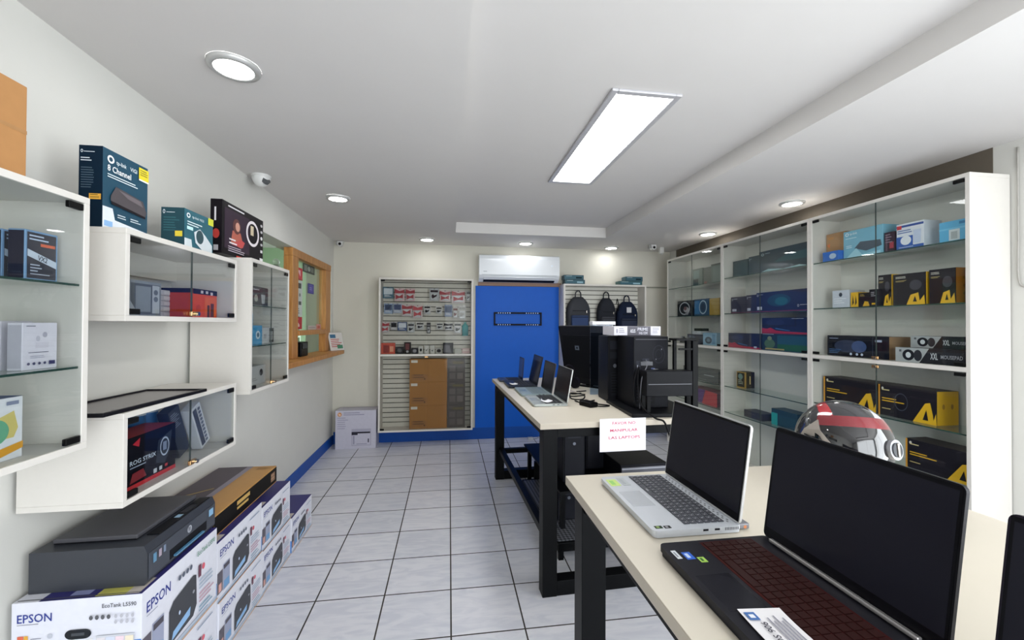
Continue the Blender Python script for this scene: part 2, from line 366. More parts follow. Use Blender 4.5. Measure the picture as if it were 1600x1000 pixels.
# ------------------------------------------------------------------ tall display cabinets on the right wall
RXF, RXB = 2.55, 2.795
def tall_cab(label, y0, y1, upper, lower, end=False, lower_lock=True):
    T = .02; t = thing('tall_display_cabinet', label, 'display cabinet', (0, 0, 0), 0, None); Z1, ZM = 2.135, 1.150
    b = MB()
    b.box(RXF, RXB, y0, y1, Z1-T, Z1, WHITE, .0012); b.box(RXF, RXB, y0, y0+T, 0, Z1-T, WHITE, .0012); b.box(RXF, RXB, y1-T, y1, 0, Z1-T, WHITE, .0012)
    b.box(RXF, RXB, y0+T, y1-T, ZM-.012, ZM+.012, WHITE, .001); b.box(RXF, RXB, y0+T, y1-T, .06, .08, WHITE, .001)
    b.box(RXF+.02, RXF+.035, y0+T, y1-T, 0, .06, WHITE)
    b.box(RXB-.012, RXB, y0+T, y1-T, .08, Z1-T, WHITE2)
    b.build('carcass', t)
    ym = (y0+y1)/2; i0, i1 = y0+T+.001, y1-T-.001
    for j0, j1 in ((.082, ZM-.014), (ZM+.014, Z1-T-.001)):
        for a, c, e, s in ((i0, ym-.0012, i0, 1), (ym+.0012, i1, i1, -1)):
            b = MB(); b.box(RXF+.002, RXF+.007, a, c, j0, j1, GLASS)
            ed = c if s == 1 else a
            b.box(RXF+.0019, RXF+.0071, ed-.0007 if s == 1 else ed, ed if s == 1 else ed+.0007, j0, j1, mat('3A4442', .5))
            d = b.build('glass_door', t)
            for z in (j0+.012, j1-.012):
                b = MB(); b.box(RXF-.002, RXF+.010, e+s*.004 if s > 0 else e-.05, e+.05 if s > 0 else e-.004, z-.009, z+.009, CLIP, .002); b.build('hinge', d)
    for z in upper+lower:
        b = MB(); b.box(RXF+.012, RXB-.014, y0+T+.001, y1-T-.001, z-.007, z, SHELFG)
        b.box(RXF+.0115, RXF+.0121, y0+T+.001, y1-T-.001, z-.007, z, GEDGE); b.build('glass_shelf', t)
    for z in (ZM+.024, ZM-.03):
        if not lower_lock: break
        b = MB(); b.box(RXF-.008, RXF+.002, ym-.02, ym+.02, z-.008, z+.01, BRASS, .003); b.cyl((RXF-.018, ym-.006, z), .008, .012, CHROME, 16, axis='X')
        b.build('lock', t)
tall_cab('nearest tall glass cabinet on the right, black and yellow boxes inside', 1.731, 2.672, (1.808, 1.488), (.825, .555))
tall_cab('middle tall glass cabinet on the right, long dark boxes inside', 2.674, 3.655, (1.808, 1.477), (.80, .56), lower_lock=False)
tall_cab('farthest tall glass cabinet on the right, headset boxes inside', 3.657, 4.67, (1.788, 1.466), (.79, .56), lower_lock=False)

# ------------------------------------------------------------------ back wall display cases with slatted back
def slat(b, x0, x1, z0, z1, y):
    b.box(x0, x1, y, y+.012, z0, z1, mat('4E4D46', .8)); n = int((z1-z0)/.0555)
    for i in range(n+1):
        a = z0+i*.0555; c = min(a+.047, z1)
        if c > a+.005: b.box(x0, x1, y-.004, y+.002, a, c, mat('D6D4CA', .5), .0015)
YC = 4.83
def back_case(label, x0, x1, z0, z1, zm, doors=True):
    T = .02; t = thing('wall_display_case', label, 'display case', (0, 0, 0)); y1 = YB-.002
    b = MB(); b.box(x0, x1, YC, y1, z1-T, z1, WHITE, .0012); b.box(x0, x1, YC, y1, z0, z0+T, WHITE, .0012)
    b.box(x0, x0+T, YC, y1, z0+T, z1-T, WHITE, .0012); b.box(x1-T, x1, YC, y1, z0+T, z1-T, WHITE, .0012); b.box(x0+T, x1-T, YC, y1-.03, zm-.01, zm+.01, WHITE, .001)
    b.build('carcass', t)
    b = MB(); slat(b, x0+T, x1-T, z0+T, z1-T, y1-.02); b.build('slatwall_back', t)
    xm = (x0+x1)/2
    for j0, j1 in ((z0+T+.001, zm-.011), (zm+.011, z1-T-.001)):
        for a, c, e, s in ((x0+T+.001, xm-.001, x0+T, 1), (xm+.001, x1-T-.001, x1-T, -1)):
            if doors:
                b = MB(); b.box(a, c, YC+.002, YC+.007, j0, j1, GLASSB); d = b.build('glass_door', t)
                z = j1-.012 if j1 > zm+.1 else j0+.012
                b = MB(); b.box(e if s > 0 else e-.045, e+.045 if s > 0 else e, YC-.002, YC+.009, z-.009, z+.009, CLIP, .002); b.build('hinge', d)
    if doors:
        b = MB(); b.box(xm-.02, xm+.02, YC-.01, YC+.002, zm-.03, zm-.012, BRASS, .003); b.build('lock', t)
    return t
back_case('tall white glass-doored case on the back wall, blister packs over brown cartons', -.772, .270, .163, 1.880, 1.017)
back_case('white slat-backed case on the back wall with dark backpacks hanging in it', 1.335, 2.368, .163, 1.848, 1.0, doors=False)

# ------------------------------------------------------------------ printer cartons on the left
NAVY = '23286B'; INK = '2A3A8C'
def printer_side(txt2=None):
    d = [('r', .0, .0, 1, .055, 'B9C6D8'), ('t', 'EPSON', .05, .74, .115, INK, .27), ('l', .05, .70, .24, 1, .02, '8890A8'),
         ('r', .0, .14, .10, .50, '5B5660'), ('r', .11, .12, .24, .56, '9AA0B8'), ('r', .12, .47, .235, .54, '4A4650'), ('r', .125, .14, .23, .27, '6E9CC8'), ('r', .02, .16, .075, .30, 'D8A49A'),
         ('p', [(.30, .10), (.30, .50), (.35, .58), (.62, .66), (.66, .63), (.67, .25), (.62, .14)], '3A3C42'),
         ('p', [(.33, .13), (.35, .22), (.58, .30), (.57, .20)], '8FB8E0'), ('e', .43, .37, .012, .025, 'C8D8F0'), ('e', .62, .45, .016, .02, '9A9CA4'),
         ('r', .69, .56, .73, .72, '6A3A4C'), ('e', .765, .66, .022, .04, 'D86070'), ('l', .70, .50, .95, 3, .05, 'A9B8C8'), ('l', .70, .33, .95, 3, .05, 'C09AA8'), ('l', .70, .16, .96, 2, .05, '7FA0B4'),
         ('l', .30, .075, .95, 1, .02, '6C7488')]
    for i in range(4): d.append(('e', .42+i*.05, .80, .018, .032, '5A6070'))
    if txt2: d.append(('t', txt2, .66, .86, .06, '4E8A68', .28))
    else: d.append(('l', .66, .88, .95, 1, .05, '8C9AB0'))
    d.append(('r', 0, 0, 1, .02, 'C9A27C'))
    return d
top_deco = [('r', .20, .0, 1, 1, '2C2A6A'), ('r', .62, .01, .86, .2, 'B8B45A'), ('r', .86, .01, .97, .2, 'B8B0A8'), ('r', .40, .04, .55, .12, '8A90B8'), ('r', .05, .15, .08, .9, 'A8A8A8')]
front_deco = [('r', .0, .0, 1, .52, '3F7FCC'), ('p', [(0, .49), (.25, .455), (.62, .50), (.62, .58), (.3, .515), (0, .54)], 'DADADC'),
              ('t', 'EPSON', .045, .795, .085, INK, .26), ('l', .045, .77, .30, 1, .018, '9A9AA8'), ('t', 'EcoTank L5590', .69, .885, .042, '55565C', .27),
              ('r', .05, .60, .095, .66, 'D8694C'), ('r', .10, .60, .13, .66, 'E0A83C'), ('l', .15, .62, .24, 1, .02, '9090A0'), ('e', .295, .64, .02, .025, 'B9BCC6'),
              ('e', .46, .635, .052, .05, '26282C'), ('e', .56, .635, .052, .05, '26282C'), ('r', .46, .585, .56, .685, '26282C'), ('r', .46, .62, .56, .65, '3C4046'),
              ('r', .65, .0, .95, .60, 'C9CBD2'), ('r', .655, .42, .72, .58, 'D9D4D8'), ('r', .73, .42, .795, .58, 'D0D6EA'), ('r', .805, .42, .87, .58, 'EAD2DA'), ('r', .88, .42, .945, .58, 'EADFC6'),
              ('r', .66, .1, .715, .40, '4A4C54'), ('r', .735, .1, .79, .40, '3C8CC8'), ('r', .81, .1, .865, .40, 'C23A78'), ('r', .885, .1, .94, .40, 'E6C83A'), ('r', .655, .3, .945, .38, 'E6E6EA')]
for i in range(4): front_deco.append(('e', .615+i*.046, .80, .015, .024, '55565C'))
for i in range(4):
    for j in range(2): front_deco.append(('e', .81+i*.045, .80-j*.06, .012, .02, 'B4B4BC'))
BX1 = -.928; BX0 = -1.272
G = None
DC = 'DCDDE6'
def pbox(label, y0, y1, z0, z1, front=None, txt=None, x1=BX1, x0=BX0):
    carton('printer_carton', label, x0, x1, y0, y1, z0, z1, DC, {'R': printer_side(txt), 'T': top_deco, 'F': front or [('t', 'EPSON', .05, .78, .09, INK, .26), ('l', .6, .85, .95, 3, .06, '9A9AA8'), ('r', 0, 0, 1, .35, '3F7FCC')]}, 'carton', G)
pbox('white printer carton in the bottom row, below the printer at the near end', 1.458, 1.885, 0, .250)
pbox('white printer carton in the bottom row, second from the near end', 1.890, 2.300, 0, .222, x1=-.922)
pbox('white printer carton in the bottom row, third from the near end', 2.304, 2.685, 0, .212, x1=-.925)
pbox('lone white printer carton on the floor at the far end, nothing on it', 2.690, 3.055, 0, .205, x1=-.920, x0=-1.27)
pbox('large white printer carton directly under the dark grey printer, ink bottles on its end', 1.456, 1.880, .251, .537, front_deco, 'EcoTank L5590')
pbox('white printer carton under the near half of the black and gold box', 1.884, 2.295, .223, .468)
pbox('white printer carton under the far half of the black and gold box', 2.302, 2.68, .2145, .435)
carton('laptop_carton', 'long flat black and gold carton lying on the printer cartons', -1.265, -.965, 1.93, 2.575, .469, .560, 'B8894A',
       {'T': [('r', 0, .05, .50, 1, '4A4048'), ('r', .50, 0, .60, 1, '8A8490'), ('p', [(.12, .35), (.45, .5), (.45, .52), (.12, .38)], 'A58C4A'), ('l', .72, .95, .95, 3, .02, '8A6A3A')],
        'R': [('r', 0, .06, 1, .94, '15130F'), ('l', .30, .62, .52, 1, .5, 'C9A45A'), ('l', .30, .40, .52, 1, .3, 'C9A45A'), ('r', .88, .25, .96, .75, '8A6A50'), ('l', .88, .6, .97, 2, .2, 'B08A6A')],
        'F': [('r', 0, .06, 1, .94, '15130F')]}, 'carton')

# ------------------------------------------------------------------ inkjet printer
t = thing('inkjet_printer', 'dark grey flatbed inkjet printer on the nearest printer carton', 'printer', (-1.098, 1.692, .538))
DG = mat('33363D', .42, 0, .05, 90, .05); DG2 = mat('3E424B', .4, 0, .03, 90, .05); DK = mat('121317', .35)
b = MB()
pr = [(-.166, 0), (.150, 0), (.158, .012), (.158, .100), (.148, .124), (-.166, .124)]
b.add([(x, -.195, z) for x, z in pr]+[(x, .195, z) for x, z in pr], [tuple(range(6))[::-1][::-1], tuple(range(6, 12))[::-1]]+[(i, 6+i, 6+(i+1) % 6, (i+1) % 6) for i in range(6)], DG)
b.build('body', t)
b = MB(); b.box(.1585, .1605, -.190, .190, .018, .098, DG2, .0006); b.box(.1606, .1612, -.09, .13, .022, .055, DK); b.box(.150, .170, -.07, .10, .024, .030, mat('4E7FA0', .3)); b.build('front_panel', t)
b = MB(); b.box(-.14, .100, -.150, .175, .128, .142, mat('4A4A4F', .4, 0, .05, 90, .05), .003); b.box(-.14, .095, -.145, .17, .1245, .1285, DK); b.build('scanner_lid', t)
b = MB(); b.box(.108, .146, -.12, .18, .1245, .1275, DK, .001); b.box(.120, .138, .0, .025, .1276, .1282, mat('8FB0C8', .3)); b.box(.115, .140, .04, .11, .1276, .128, mat('2A2C33', .2)); b.build('control_panel', t)
fr = ((.1612, -.19, .018), (0, 1, 0), (0, 0, 1), .38, .08)
for i, (it, l_) in enumerate(((('r', .045, .50, .085, .86, '5E8AA8'), 'blue sticker'), (('r', .115, .56, .15, .86, 'A89AA8'), 'pinkish sticker'), (('r', .175, .60, .205, .88, '7C8AA0'), 'grey sticker'), (('r', .88, .55, .96, .88, '88B4D4'), 'pale blue sticker'))):
    b = MB(); b.decal(fr, [it]); b.build('sticker', t, label=l_)
b = MB(); b.decal(fr, [('e', .55, .72, .035, .16, 'A8ACB4'), ('t', 'hp', .531, .67, .2, '3A3E46', .036)]); b.build('badge', t, label='round pale maker badge')

# ------------------------------------------------------------------ boxes on top of the wall cabinets
TEAL = '0F4258'; TZ = 1.6635
def router_side(big):
    return [('r', 0, 0, 1, .10, 'C9D2DC'), ('o', .12, .86, .055, .05, .45, 'F0F4F6'), ('t', 'tp-link', .20, .835, .055, 'E4ECEE', .20), ('t', 'VIGI', .50, .845, .05, 'E4ECEE', .14)]
carton('recorder_box', 'tall dark teal box with a yellow label, first box on the low wall cabinet', -1.128, -1.063, 1.475, 1.672, TZ, 1.915, TEAL,
       {'R': [('p', [(0, 0), (1, 0), (1, .08), (.25, .13), (.2, .27), (0, .27)], 'DDE3EA'), ('r', .03, .03, .2, .1, '8AB4E0'), ('o', .15, .88, .07, .05, .45, 'F0F4F6'), ('t', 'tp-link', .26, .85, .05, 'D4E0E4', .22), ('t', 'VIGI', .56, .85, .05, 'D4E0E4', .16),
              ('t', '8 Channel', .08, .73, .075, 'F0F4F6', .5), ('l', .08, .68, .75, 2, .03, 'D8E4E8'), ('r', .76, .80, 1, .96, 'E0CE2A'), ('r', .76, .78, 1, .80, 'F0F0E8'), ('l', .79, .92, .97, 3, .03, '8A7A20'),
              ('p', [(.14, .42), (.25, .56), (.86, .50), (.95, .36), (.92, .30), (.14, .36)], '4A4448'), ('p', [(.14, .36), (.92, .30), (.92, .27), (.16, .32)], '221E22'), ('p', [(.3, .53), (.8, .49), (.86, .42), (.5, .46)], '6A6266'),
              ('l', .28, .2, .5, 2, .03, 'C8D4DA'), ('l', .56, .2, .85, 2, .03, 'C8D4DA')],
        'F': [('r', 0, 0, 1, 1, '0A1F30'), ('o', .12, .93, .05, .02, .45, 'C8D0D8'), ('l', .2, .92, .75, 1, .02, 'C8D0D8'), ('l', .08, .84, .65, 2, .03, 'C8D0D8'), ('l', .1, .72, .75, 9, .03, '3C5262'), ('r', .45, .34, .95, .41, 'E0A83C'), ('l', .5, .39, .9, 2, .03, '8A6A20')]})
carton('camera_box', 'small teal box with a white camera picture, middle box on the low wall cabinet', -1.148, -1.063, 1.884, 2.092, TZ, 1.835, '1F5F6E',
       {'R': [('p', [(0, 0), (1, 0), (1, .07), (.25, .12), (.22, .3), (0, .3)], 'D8E2E6'), ('o', .12, .86, .06, .06, .45, 'F0F4F6'), ('t', 'tp-link VIGI', .24, .83, .06, 'D8E6EA', .4), ('l', .08, .70, .6, 2, .06, 'E0EEF0'), ('r', .80, .82, 1, 1, 'D8DC3A'),
              ('p', [(.35, .25), (.3, .5), (.5, .62), (.7, .5), (.95, .3), (.95, .12), (.6, .1)], 'D4DCE0'), ('e', .5, .42, .13, .17, '2A4A52'), ('r', .06, .52, .26, .60, 'C8ECEC')],
        'F': [('r', 0, 0, 1, 1, '123F4A'), ('o', .12, .9, .05, .05, .45, 'C8D0D8'), ('l', .22, .88, .7, 1, .03, 'C8D0D8'), ('l', .1, .75, .8, 6, .06, '2E6068'), ('r', .6, .32, .92, .45, 'E0C83C')]})
carton('ring_light_box', 'black box with a glowing ring picture on top, nearest the service window', -1.114, -1.063, 2.168, 2.612, 1.6995, 1.955, '141015',
       {'R': [('r', .05, .12, .62, .88, '3A2C3A'), ('l', .12, .92, .5, 1, .07, 'E8E4E8'), ('p', [(.18, .25), (.22, .5), (.40, .5), (.46, .3), (.42, .2)], 'B8604C'), ('e', .31, .60, .085, .15, '5A2A26'), ('e', .33, .60, .05, .09, 'D49A86'), ('p', [(.2, .22), (.45, .22), (.5, .34), (.4, .38)], 'C84848'),
              ('o', .70, .60, .17, .27, .22, 'F0E8EC'), ('r', .64, .56, .72, .76, 'D8C8A8'), ('l', .14, .30, .32, 2, .07, 'F0E8EC'), ('l', .12, .16, .5, 3, .04, 'C8BCC8'), ('r', .3, 0, .5, .03, 'D8402C'),
              ('e', .93, .86, .03, .03, 'C8C4C8'), ('e', .93, .72, .03, .03, 'C8C4C8'), ('e', .93, .58, .03, .04, 'F0F0F0'), ('e', .93, .44, .03, .03, 'C8C4C8'), ('r', .9, .26, .96, .32, 'D8D4D8'), ('r', .88, .06, .97, .14, 'F0F0F0')],
        'F': [('r', .35, .6, .5, .85, 'C8C4C8'), ('e', .5, .36, .3, .09, 'A83028'), ('r', .3, .05, .7, .15, 'A8A4A8')]}, group=None)
# it stands on the narrow cabinet
carton('cardboard_box', 'plain brown cardboard box on top of the tall cabinet at the left photo edge', -1.21, -1.01, .90, 1.175, 1.7135, 1.935, 'B07F4C', {'R': [('r', 0, .48, 1, .52, 'A87A48')]}, rough=.8)

# ------------------------------------------------------------------ things inside the left wall cabinets
def ydeco(): return [('r', .06, .04, .94, .96, '3A3A48'), ('l', .12, .88, .8, 2, .07, 'C8D8F0'), ('r', .45, .70, .9, .76, 'E06848'), ('p', [(.06, .62), (.94, .42), (.94, .28), (.06, .48)], 'C8D4E4'), ('t', 'VX2', .35, .42, .10, '2A2A38', .3, -.2), ('l', .14, .3, .5, 3, .06, 'C0C8D8'), ('l', .14, .12, .8, 1, .04, 'C0C8D8')]
def cab_box(label, x0, x1, y0, y1, z0, h, base, deco, **k): return carton(k.pop('name', 'product_box'), label, x0, x1, y0, y1, z0, z0+h, base, deco, **k)
cab_box('dark box with pale blue diagonal band on the top shelf at far left', -1.068, -1.032, 1.20, 1.288, 1.4735, .125, '7FA4CC', {'R': ydeco(), 'F': [('r', .04, .03, .96, .97, '26263A')]})
cab_box('dark box behind the banded one on the top shelf at far left', -1.125, -1.085, 1.205, 1.293, 1.4735, .125, '7FA4CC', {'R': ydeco(), 'F': [('r', .04, .03, .96, .97, '1E1E2E')]})
EAR = [('l', .1, .92, .5, 1, .04, '6A6A78'), ('e', .62, .74, .07, .06, 'B0AEBC'), ('e', .42, .66, .06, .06, 'C0BECB'), ('r', .35, .46, .72, .58, 'D4D0DC'), ('l', .15, .36, .75, 1, .03, '50506A'), ('l', .2, .28, .7, 2, .035, 'B0B0C0'), ('e', .15, .13, .04, .03, '4A4A6A'), ('e', .3, .13, .04, .03, '4A4A6A'), ('e', .45, .13, .04, .03, '4A4A6A'), ('e', .6, .13, .04, .03, '4A4A6A'), ('r', .72, .09, .9, .17, '3A3A6A')]
EARL = [('r', .48, .05, .52, .95, 'B8B6C2'), ('r', .52, .1, .9, .88, 'A8A6B4')]
cab_box('white earphone box with grey line drawings, middle shelf of the far left cabinet', -1.062, -1.03, 1.195, 1.288, 1.2495, .118, 'DEDBE6', {'R': EAR, 'F': [('r', .05, .05, .95, .95, 'BEBCC8')]}, name='earphone_box')
cab_box('greyish earphone box behind the white earphone box at far left', -1.115, -1.08, 1.20, 1.28, 1.2495, .122, 'C8C5CE', {'R': EARL, 'F': [('r', .05, .05, .95, .95, 'B0AEBA')]}, name='earphone_box')
cab_box('white box with green and yellow shapes at the bottom of the far left cabinet', -1.14, -1.035, 1.06, 1.205, 1.0405, .148, 'E6E8EC', {'R': [('p', [(.3, .35), (.35, .75), (.55, .68), (.85, .78), (.92, .5), (.85, .35)], 'D8C878'), ('e', .55, .48, .22, .2, '6CB08C'), ('e', .2, .5, .2, .18, '7ABC94'), ('p', [(.4, .02), (.6, .2), (1, .26), (1, .15)], 'E0A030'), ('r', .72, .88, .92, .94, '8890A8')], 'T': [('r', 0, 0, 1, 1, '5A6A98')]}, name='toy_box')
cab_box('grey box with a screen picture leaning at the left in the low wall cabinet', -1.10, -1.04, 1.49, 1.712, 1.3915, .120, '8E9299', {'R': [('r', .32, .05, .97, .92, '5A5E66'), ('r', .42, .12, .75, .85, '8A9098'), ('r', .78, .08, .95, .9, 'B4B8C0'), ('e', .86, .7, .05, .08, '6A6E78'), ('e', .86, .5, .05, .08, '6A6E78'), ('p', [(0, 0), (.5, 0), (.1, .85), (0, .9)], 'A4A8B0')]})
for i in range(5):
    carton('flat_box', ['lowest', 'second lowest', 'middle', 'second highest', 'highest'][i]+' of the five silver flat boxes stacked beside the orange box', -1.20+.004*i, -1.12, 1.755, 1.93-.004*(i % 2), 1.3915+.0215*i, 1.3915+.0215*i+.0208, 'B9BABF', {'R': [('r', .6, .2, .9, .8, 'D0D0D4'), ('l', .1, .5, .5, 1, .2, '8A8C94')]}, group='silver flat boxes stacked in the low wall cabinet')
cab_box('bright orange box with a dark top in the low wall cabinet', -1.16, -1.035, 1.895, 2.075, 1.3915, .118, 'E8501C', {'R': [('r', 0, .82, 1, 1, '2A2230'), ('r', .3, .86, .4, .96, 'D8D0D8'), ('r', .5, .86, .6, .96, 'D8D0D8'), ('r', .7, .82, .8, .93, 'D8D0D8'), ('r', .45, .05, .95, .75, 'F06A2C'), ('r', .56, .0, .66, .45, '5A2A1C'), ('r', .7, .02, .84, .52, '6A2E1C'), ('e', .2, .3, .1, .15, 'D0441A')], 'F': [('r', 0, 0, 1, 1, 'B83A18'), ('r', 0, .85, 1, 1, '2A2230')], 'T': [('r', 0, 0, 1, 1, '2A2230')]})
# narrow cabinet
cab_box('dark box with a white cup picture in the narrow wall cabinet', -1.14, -1.05, 2.43, 2.655, 1.4625, .108, '2E3038', {'R': [('r', .05, .06, .95, .94, '3A3C46'), ('l', .15, .82, .65, 1, .12, 'C8C8D0'), ('p', [(.58, .62), (.82, .62), (.78, .15), (.62, .15)], 'C8CCD0'), ('e', .3, .4, .1, .18, 'B0B4A8'), ('r', 0, 0, 1, .05, 'B8B8BC')], 'F': [('r', .1, .1, .9, .9, '202028')]})
cab_box('lower large light blue box on the middle shelf of the narrow wall cabinet', -1.15, -1.05, 2.39, 2.58, 1.2505, .105, '2F9BD0', {'R': [('e', .72, .5, .14, .22, 'D8E8F0'), ('e', .72, .5, .08, .13, '2F7090'), ('l', .1, .8, .5, 3, .08, '90D0F0')]})
cab_box('small light blue box standing on the larger light blue box', -1.13, -1.06, 2.39, 2.49, 1.356, .065, '38A8DC', {'R': [('l', .1, .7, .8, 2, .15, 'A0DCF4')]})
cab_box('white box with a dark right edge beside the light blue boxes', -1.14, -1.05, 2.59, 2.745, 1.2505, .093, 'C8C9CC', {'R': [('r', .55, .04, .96, .96, '2A2C30'), ('r', .62, .2, .82, .75, 'C8C9CC'), ('r', .05, .3, .3, .6, 'A8A8AC')], 'F': [('r', .1, .1, .9, .9, 'B0B0B4')]})
cab_box('white box with a small black emblem at the bottom of the narrow wall cabinet', -1.16, -1.05, 2.42, 2.63, 1.0265, .105, 'C4C4C2', {'R': [('e', .72, .62, .10, .18, '2A2A30'), ('e', .68, .55, .05, .1, '55555C'), ('l', .1, .35, .5, 2, .1, '9A9A98')]})
# lowest cabinet
ROG = [('r', 0, .0, 1, .08, 'D03038'), ('t', 'ROG STRIX', .06, .46, .085, 'D8E4F4', .50), ('l', .06, .40, .45, 1, .05, 'A8B4C8'), ('p', [(.1, .86), (.24, .95), (.22, .78)], 'C82838'), ('p', [(.55, .3), (.6, .75), (.9, .88), (.86, .45), (.75, .22)], '2C3444'), ('o', .74, .58, .10, .20, .18, 'B8C4DC'), ('r', .70, .5, .78, .68, '8A96B0'), ('p', [(.05, .12), (.1, .3), (.3, .32), (.36, .15)], '8A2830'), ('r', .5, .11, .57, .2, 'D0D4DC'), ('r', .62, .12, .68, .2, 'D0D4DC'), ('r', .74, .14, .8, .2, 'C03038')]
cab_box('black box with bright red top and edges in the lowest wall cabinet', -1.14, -1.035, 1.545, 1.795, .8155, .172, '16161E', {'R': ROG, 'T': [('r', 0, 0, 1, 1, 'A02A34')], 'F': [('r', .05, 0, .95, .06, 'C03038'), ('l', .2, .75, .4, 8, .05, '4A5468')]}, name='graphics_card_box')
for i, (y, l, c) in enumerate(((1.80, 'blue glass-like cylinder pack standing behind the red-topped box, left one', '3F6FA8'), (1.87, 'blue glass-like cylinder pack standing behind the red-topped box, right one', '4A7EB8'))):
    b = MB(); b.cyl((0, 0, 0), .033, .20, mat(c, .2), 24); b.cyl((0, 0, .2), .034, .01, mat('C8D4E4', .3), 24); b.cyl((0, 0, .06), .0335, .06, mat('22304A', .3), 24)
    b.build('disc_spindle', None, (-1.18, y, .8155), label=l, category='disc pack')
o = cab_box('dark grey keyboard box leaning against the others in the lowest wall cabinet', -.02, .02, -.035, .035, 0, .21, '3A3E48', {'R': [('l', .1, .9, .8, 8, .04, '8A92A4')], 'F': [('r', 0, 0, 1, 1, '2E323C')]}, name='keyboard_box')
o.location = (-1.10, 1.935, .832); o.rotation_euler = (math.radians(22), 0, 0)
o = cab_box('white keyboard box with dark keys leaning right in the lowest wall cabinet', -.02, .02, -.035, .035, 0, .20, 'D4D6DC', {'R': [('r', .12, .05, .5, .95, '4A4E5A')]+[('r', .56, .06+.09*i, .8, .12+.09*i, '6A6E7C') for i in range(10)]}, name='keyboard_box')
o.location = (-1.08, 2.05, .835); o.rotation_euler = (math.radians(25), 0, 0)

# ------------------------------------------------------------------ things in the tall right cabinets
def rb(label, ya, yb, z0, h, base, deco={}, x=2.62, d=.12, name='product_box', **k):
    return carton(name, label, x, x+d, yb, ya, z0, z0+h, base, deco, **k)
YL = 'E6B422'; BK = '24222A'
# nearest cabinet, top shelf
z = 1.8085
rb('brown cardboard box with an orange logo on the top shelf, nearest right cabinet', 2.645, 2.50, z, .205, 'B0855A', {'L': [('p', [(.06, .62), (.2, .68), (.18, .5)], 'E0783C'), ('r', .1, .80, .4, .88, 'C08848')]}, x=2.66, d=.10, name='cardboard_box')
rb('small bright blue box in front of the brown cardboard one on the top right shelf', 2.60, 2.48, z, .068, '2A6CC8', {'L': [('e', .65, .5, .22, .28, 'B8CCE4')]}, x=2.585, d=.06)
rb('pale teal box with a router picture on the top shelf, nearest right cabinet', 2.475, 2.215, z, .185, '7DB8D0', {'L': [('o', .10, .88, .05, .06, .4, 'F0F4F6'), ('t', 'tp-link', .17, .85, .08, 'E8F4F8', .2), ('l', .06, .72, .4, 1, .06, 'D0E8F0'), ('p', [(.3, .35), (.45, .55), (.95, .5), (.98, .3), (.6, .2)], '4A5866'), ('p', [(.05, 0), (.35, .35), (.5, .1), (.95, .15), (.95, 0)], 'A8D8E8'), ('l', .08, .45, .28, 2, .06, 'D0E8F0')]})
rb('dark box with red marks between the pale teal and white-blue boxes', 2.205, 2.145, z, .125, '3A2A38', {'L': [('r', .1, .1, .3, .9, '5A4A5A'), ('r', .5, .2, .9, .5, 'A83848'), ('l', .1, .85, .8, 4, .12, '8A7A8A')]})
rb('white and blue box with a round bulb picture on the top right shelf', 2.135, 1.99, z, .155, 'E4E8F0', {'L': [('r', 0, 0, 1, .16, '2A5CB0'), ('r', 0, .86, 1, .94, '2A4C98'), ('r', .02, .80, .2, .94, 'D0303C'), ('r', 0, .16, .62, .52, '2A5CB0'), ('e', .36, .36, .2, .17, 'E8ECF4'), ('p', [(.66, .2), (.64, .7), (.92, .7), (.90, .2)], 'C8D4EC'), ('l', .05, .72, .6, 2, .08, '4A6CB0'), ('l', .1, .1, .9, 1, .05, 'D0DCF0')]})
rb('light blue box with a pale square, near end of the top right shelf', 1.915, 1.785, z, .115, '5CB4E0', {'L': [('r', .35, .1, .72, .6, 'D8E0E4'), ('r', .42, .16, .64, .5, 'B0B8BC'), ('r', .7, .8, .95, .92, '2A7CB0'), ('r', 0, .6, 1, .68, '7CC8EC')]})
# nearest cabinet, second shelf
z = 1.4885
rb('white and silver box at the far end of the second right shelf', 2.56, 2.435, z, .118, 'C8CEDA', {'L': [('e', .5, .75, .10, .12, '3A4454'), ('l', .1, .5, .85, 3, .12, 'E8ECF4')]})
rb('small yellow box beside the white and silver box on the second right shelf', 2.425, 2.375, z, .098, YL, {'L': [('p', [(.2, .1), (.3, .8), (.45, .3)], BK), ('p', [(.6, .1), (.7, .8), (.85, .3)], BK)]})
rb('small black box with yellow end, beside the small yellow box on the second shelf', 2.37, 2.28, z, .09, BK, {'L': [('p', [(.3, .05), (.45, .4), (.7, .35), (.8, .05)], YL), ('l', .1, .85, .5, 2, .08, 'B89A4A')], 'F': [('r', 0, 0, 1, 1, 'D08A28')]})
rb('narrow black box standing in front of the tallest yellow-sided box', 2.275, 2.22, z, .105, BK, {'L': [('l', .2, .8, .8, 3, .1, 'A8A4AC'), ('r', .3, .1, .7, .2, YL)]}, x=2.59, d=.05)
NV = lambda big: [('l', .08, .90, .55, 2, .04, 'D8D4C8'), ('l', .08, .78, .45, 2, .03, 'B8A468'), ('p', [(.42, .0), (.55, .32), (.78, .38), (.82, .12), (.95, .3), (.98, 0)], YL), ('p', [(.62, .1), (.68, .28), (.74, .1)], BK), ('e', .7, .62, .18, .16, '3A3844')]
YS = [('e', .5, .72, .14, .05, 'A87A20'), ('e', .5, .5, .14, .05, 'A87A20'), ('e', .5, .28, .14, .05, 'A87A20')]
rb('tall black box with bright yellow side, leftmost of three tall ones on the second shelf', 2.245, 2.165, z, .19, BK, {'L': NV(1), 'F': [('r', 0, 0, 1, 1, YL)]+YS}, d=.12)
rb('black box with yellow figure, middle one of three tall boxes on the second shelf', 2.155, 1.98, z, .183, BK, {'L': NV(1), 'F': [('r', 0, 0, 1, 1, YL)]})
rb('black box with orange side at the near end of the second right shelf', 1.965, 1.84, z, .188, BK, {'L': NV(1), 'F': [('r', 0, 0, 1, 1, 'D08A28')]+YS})
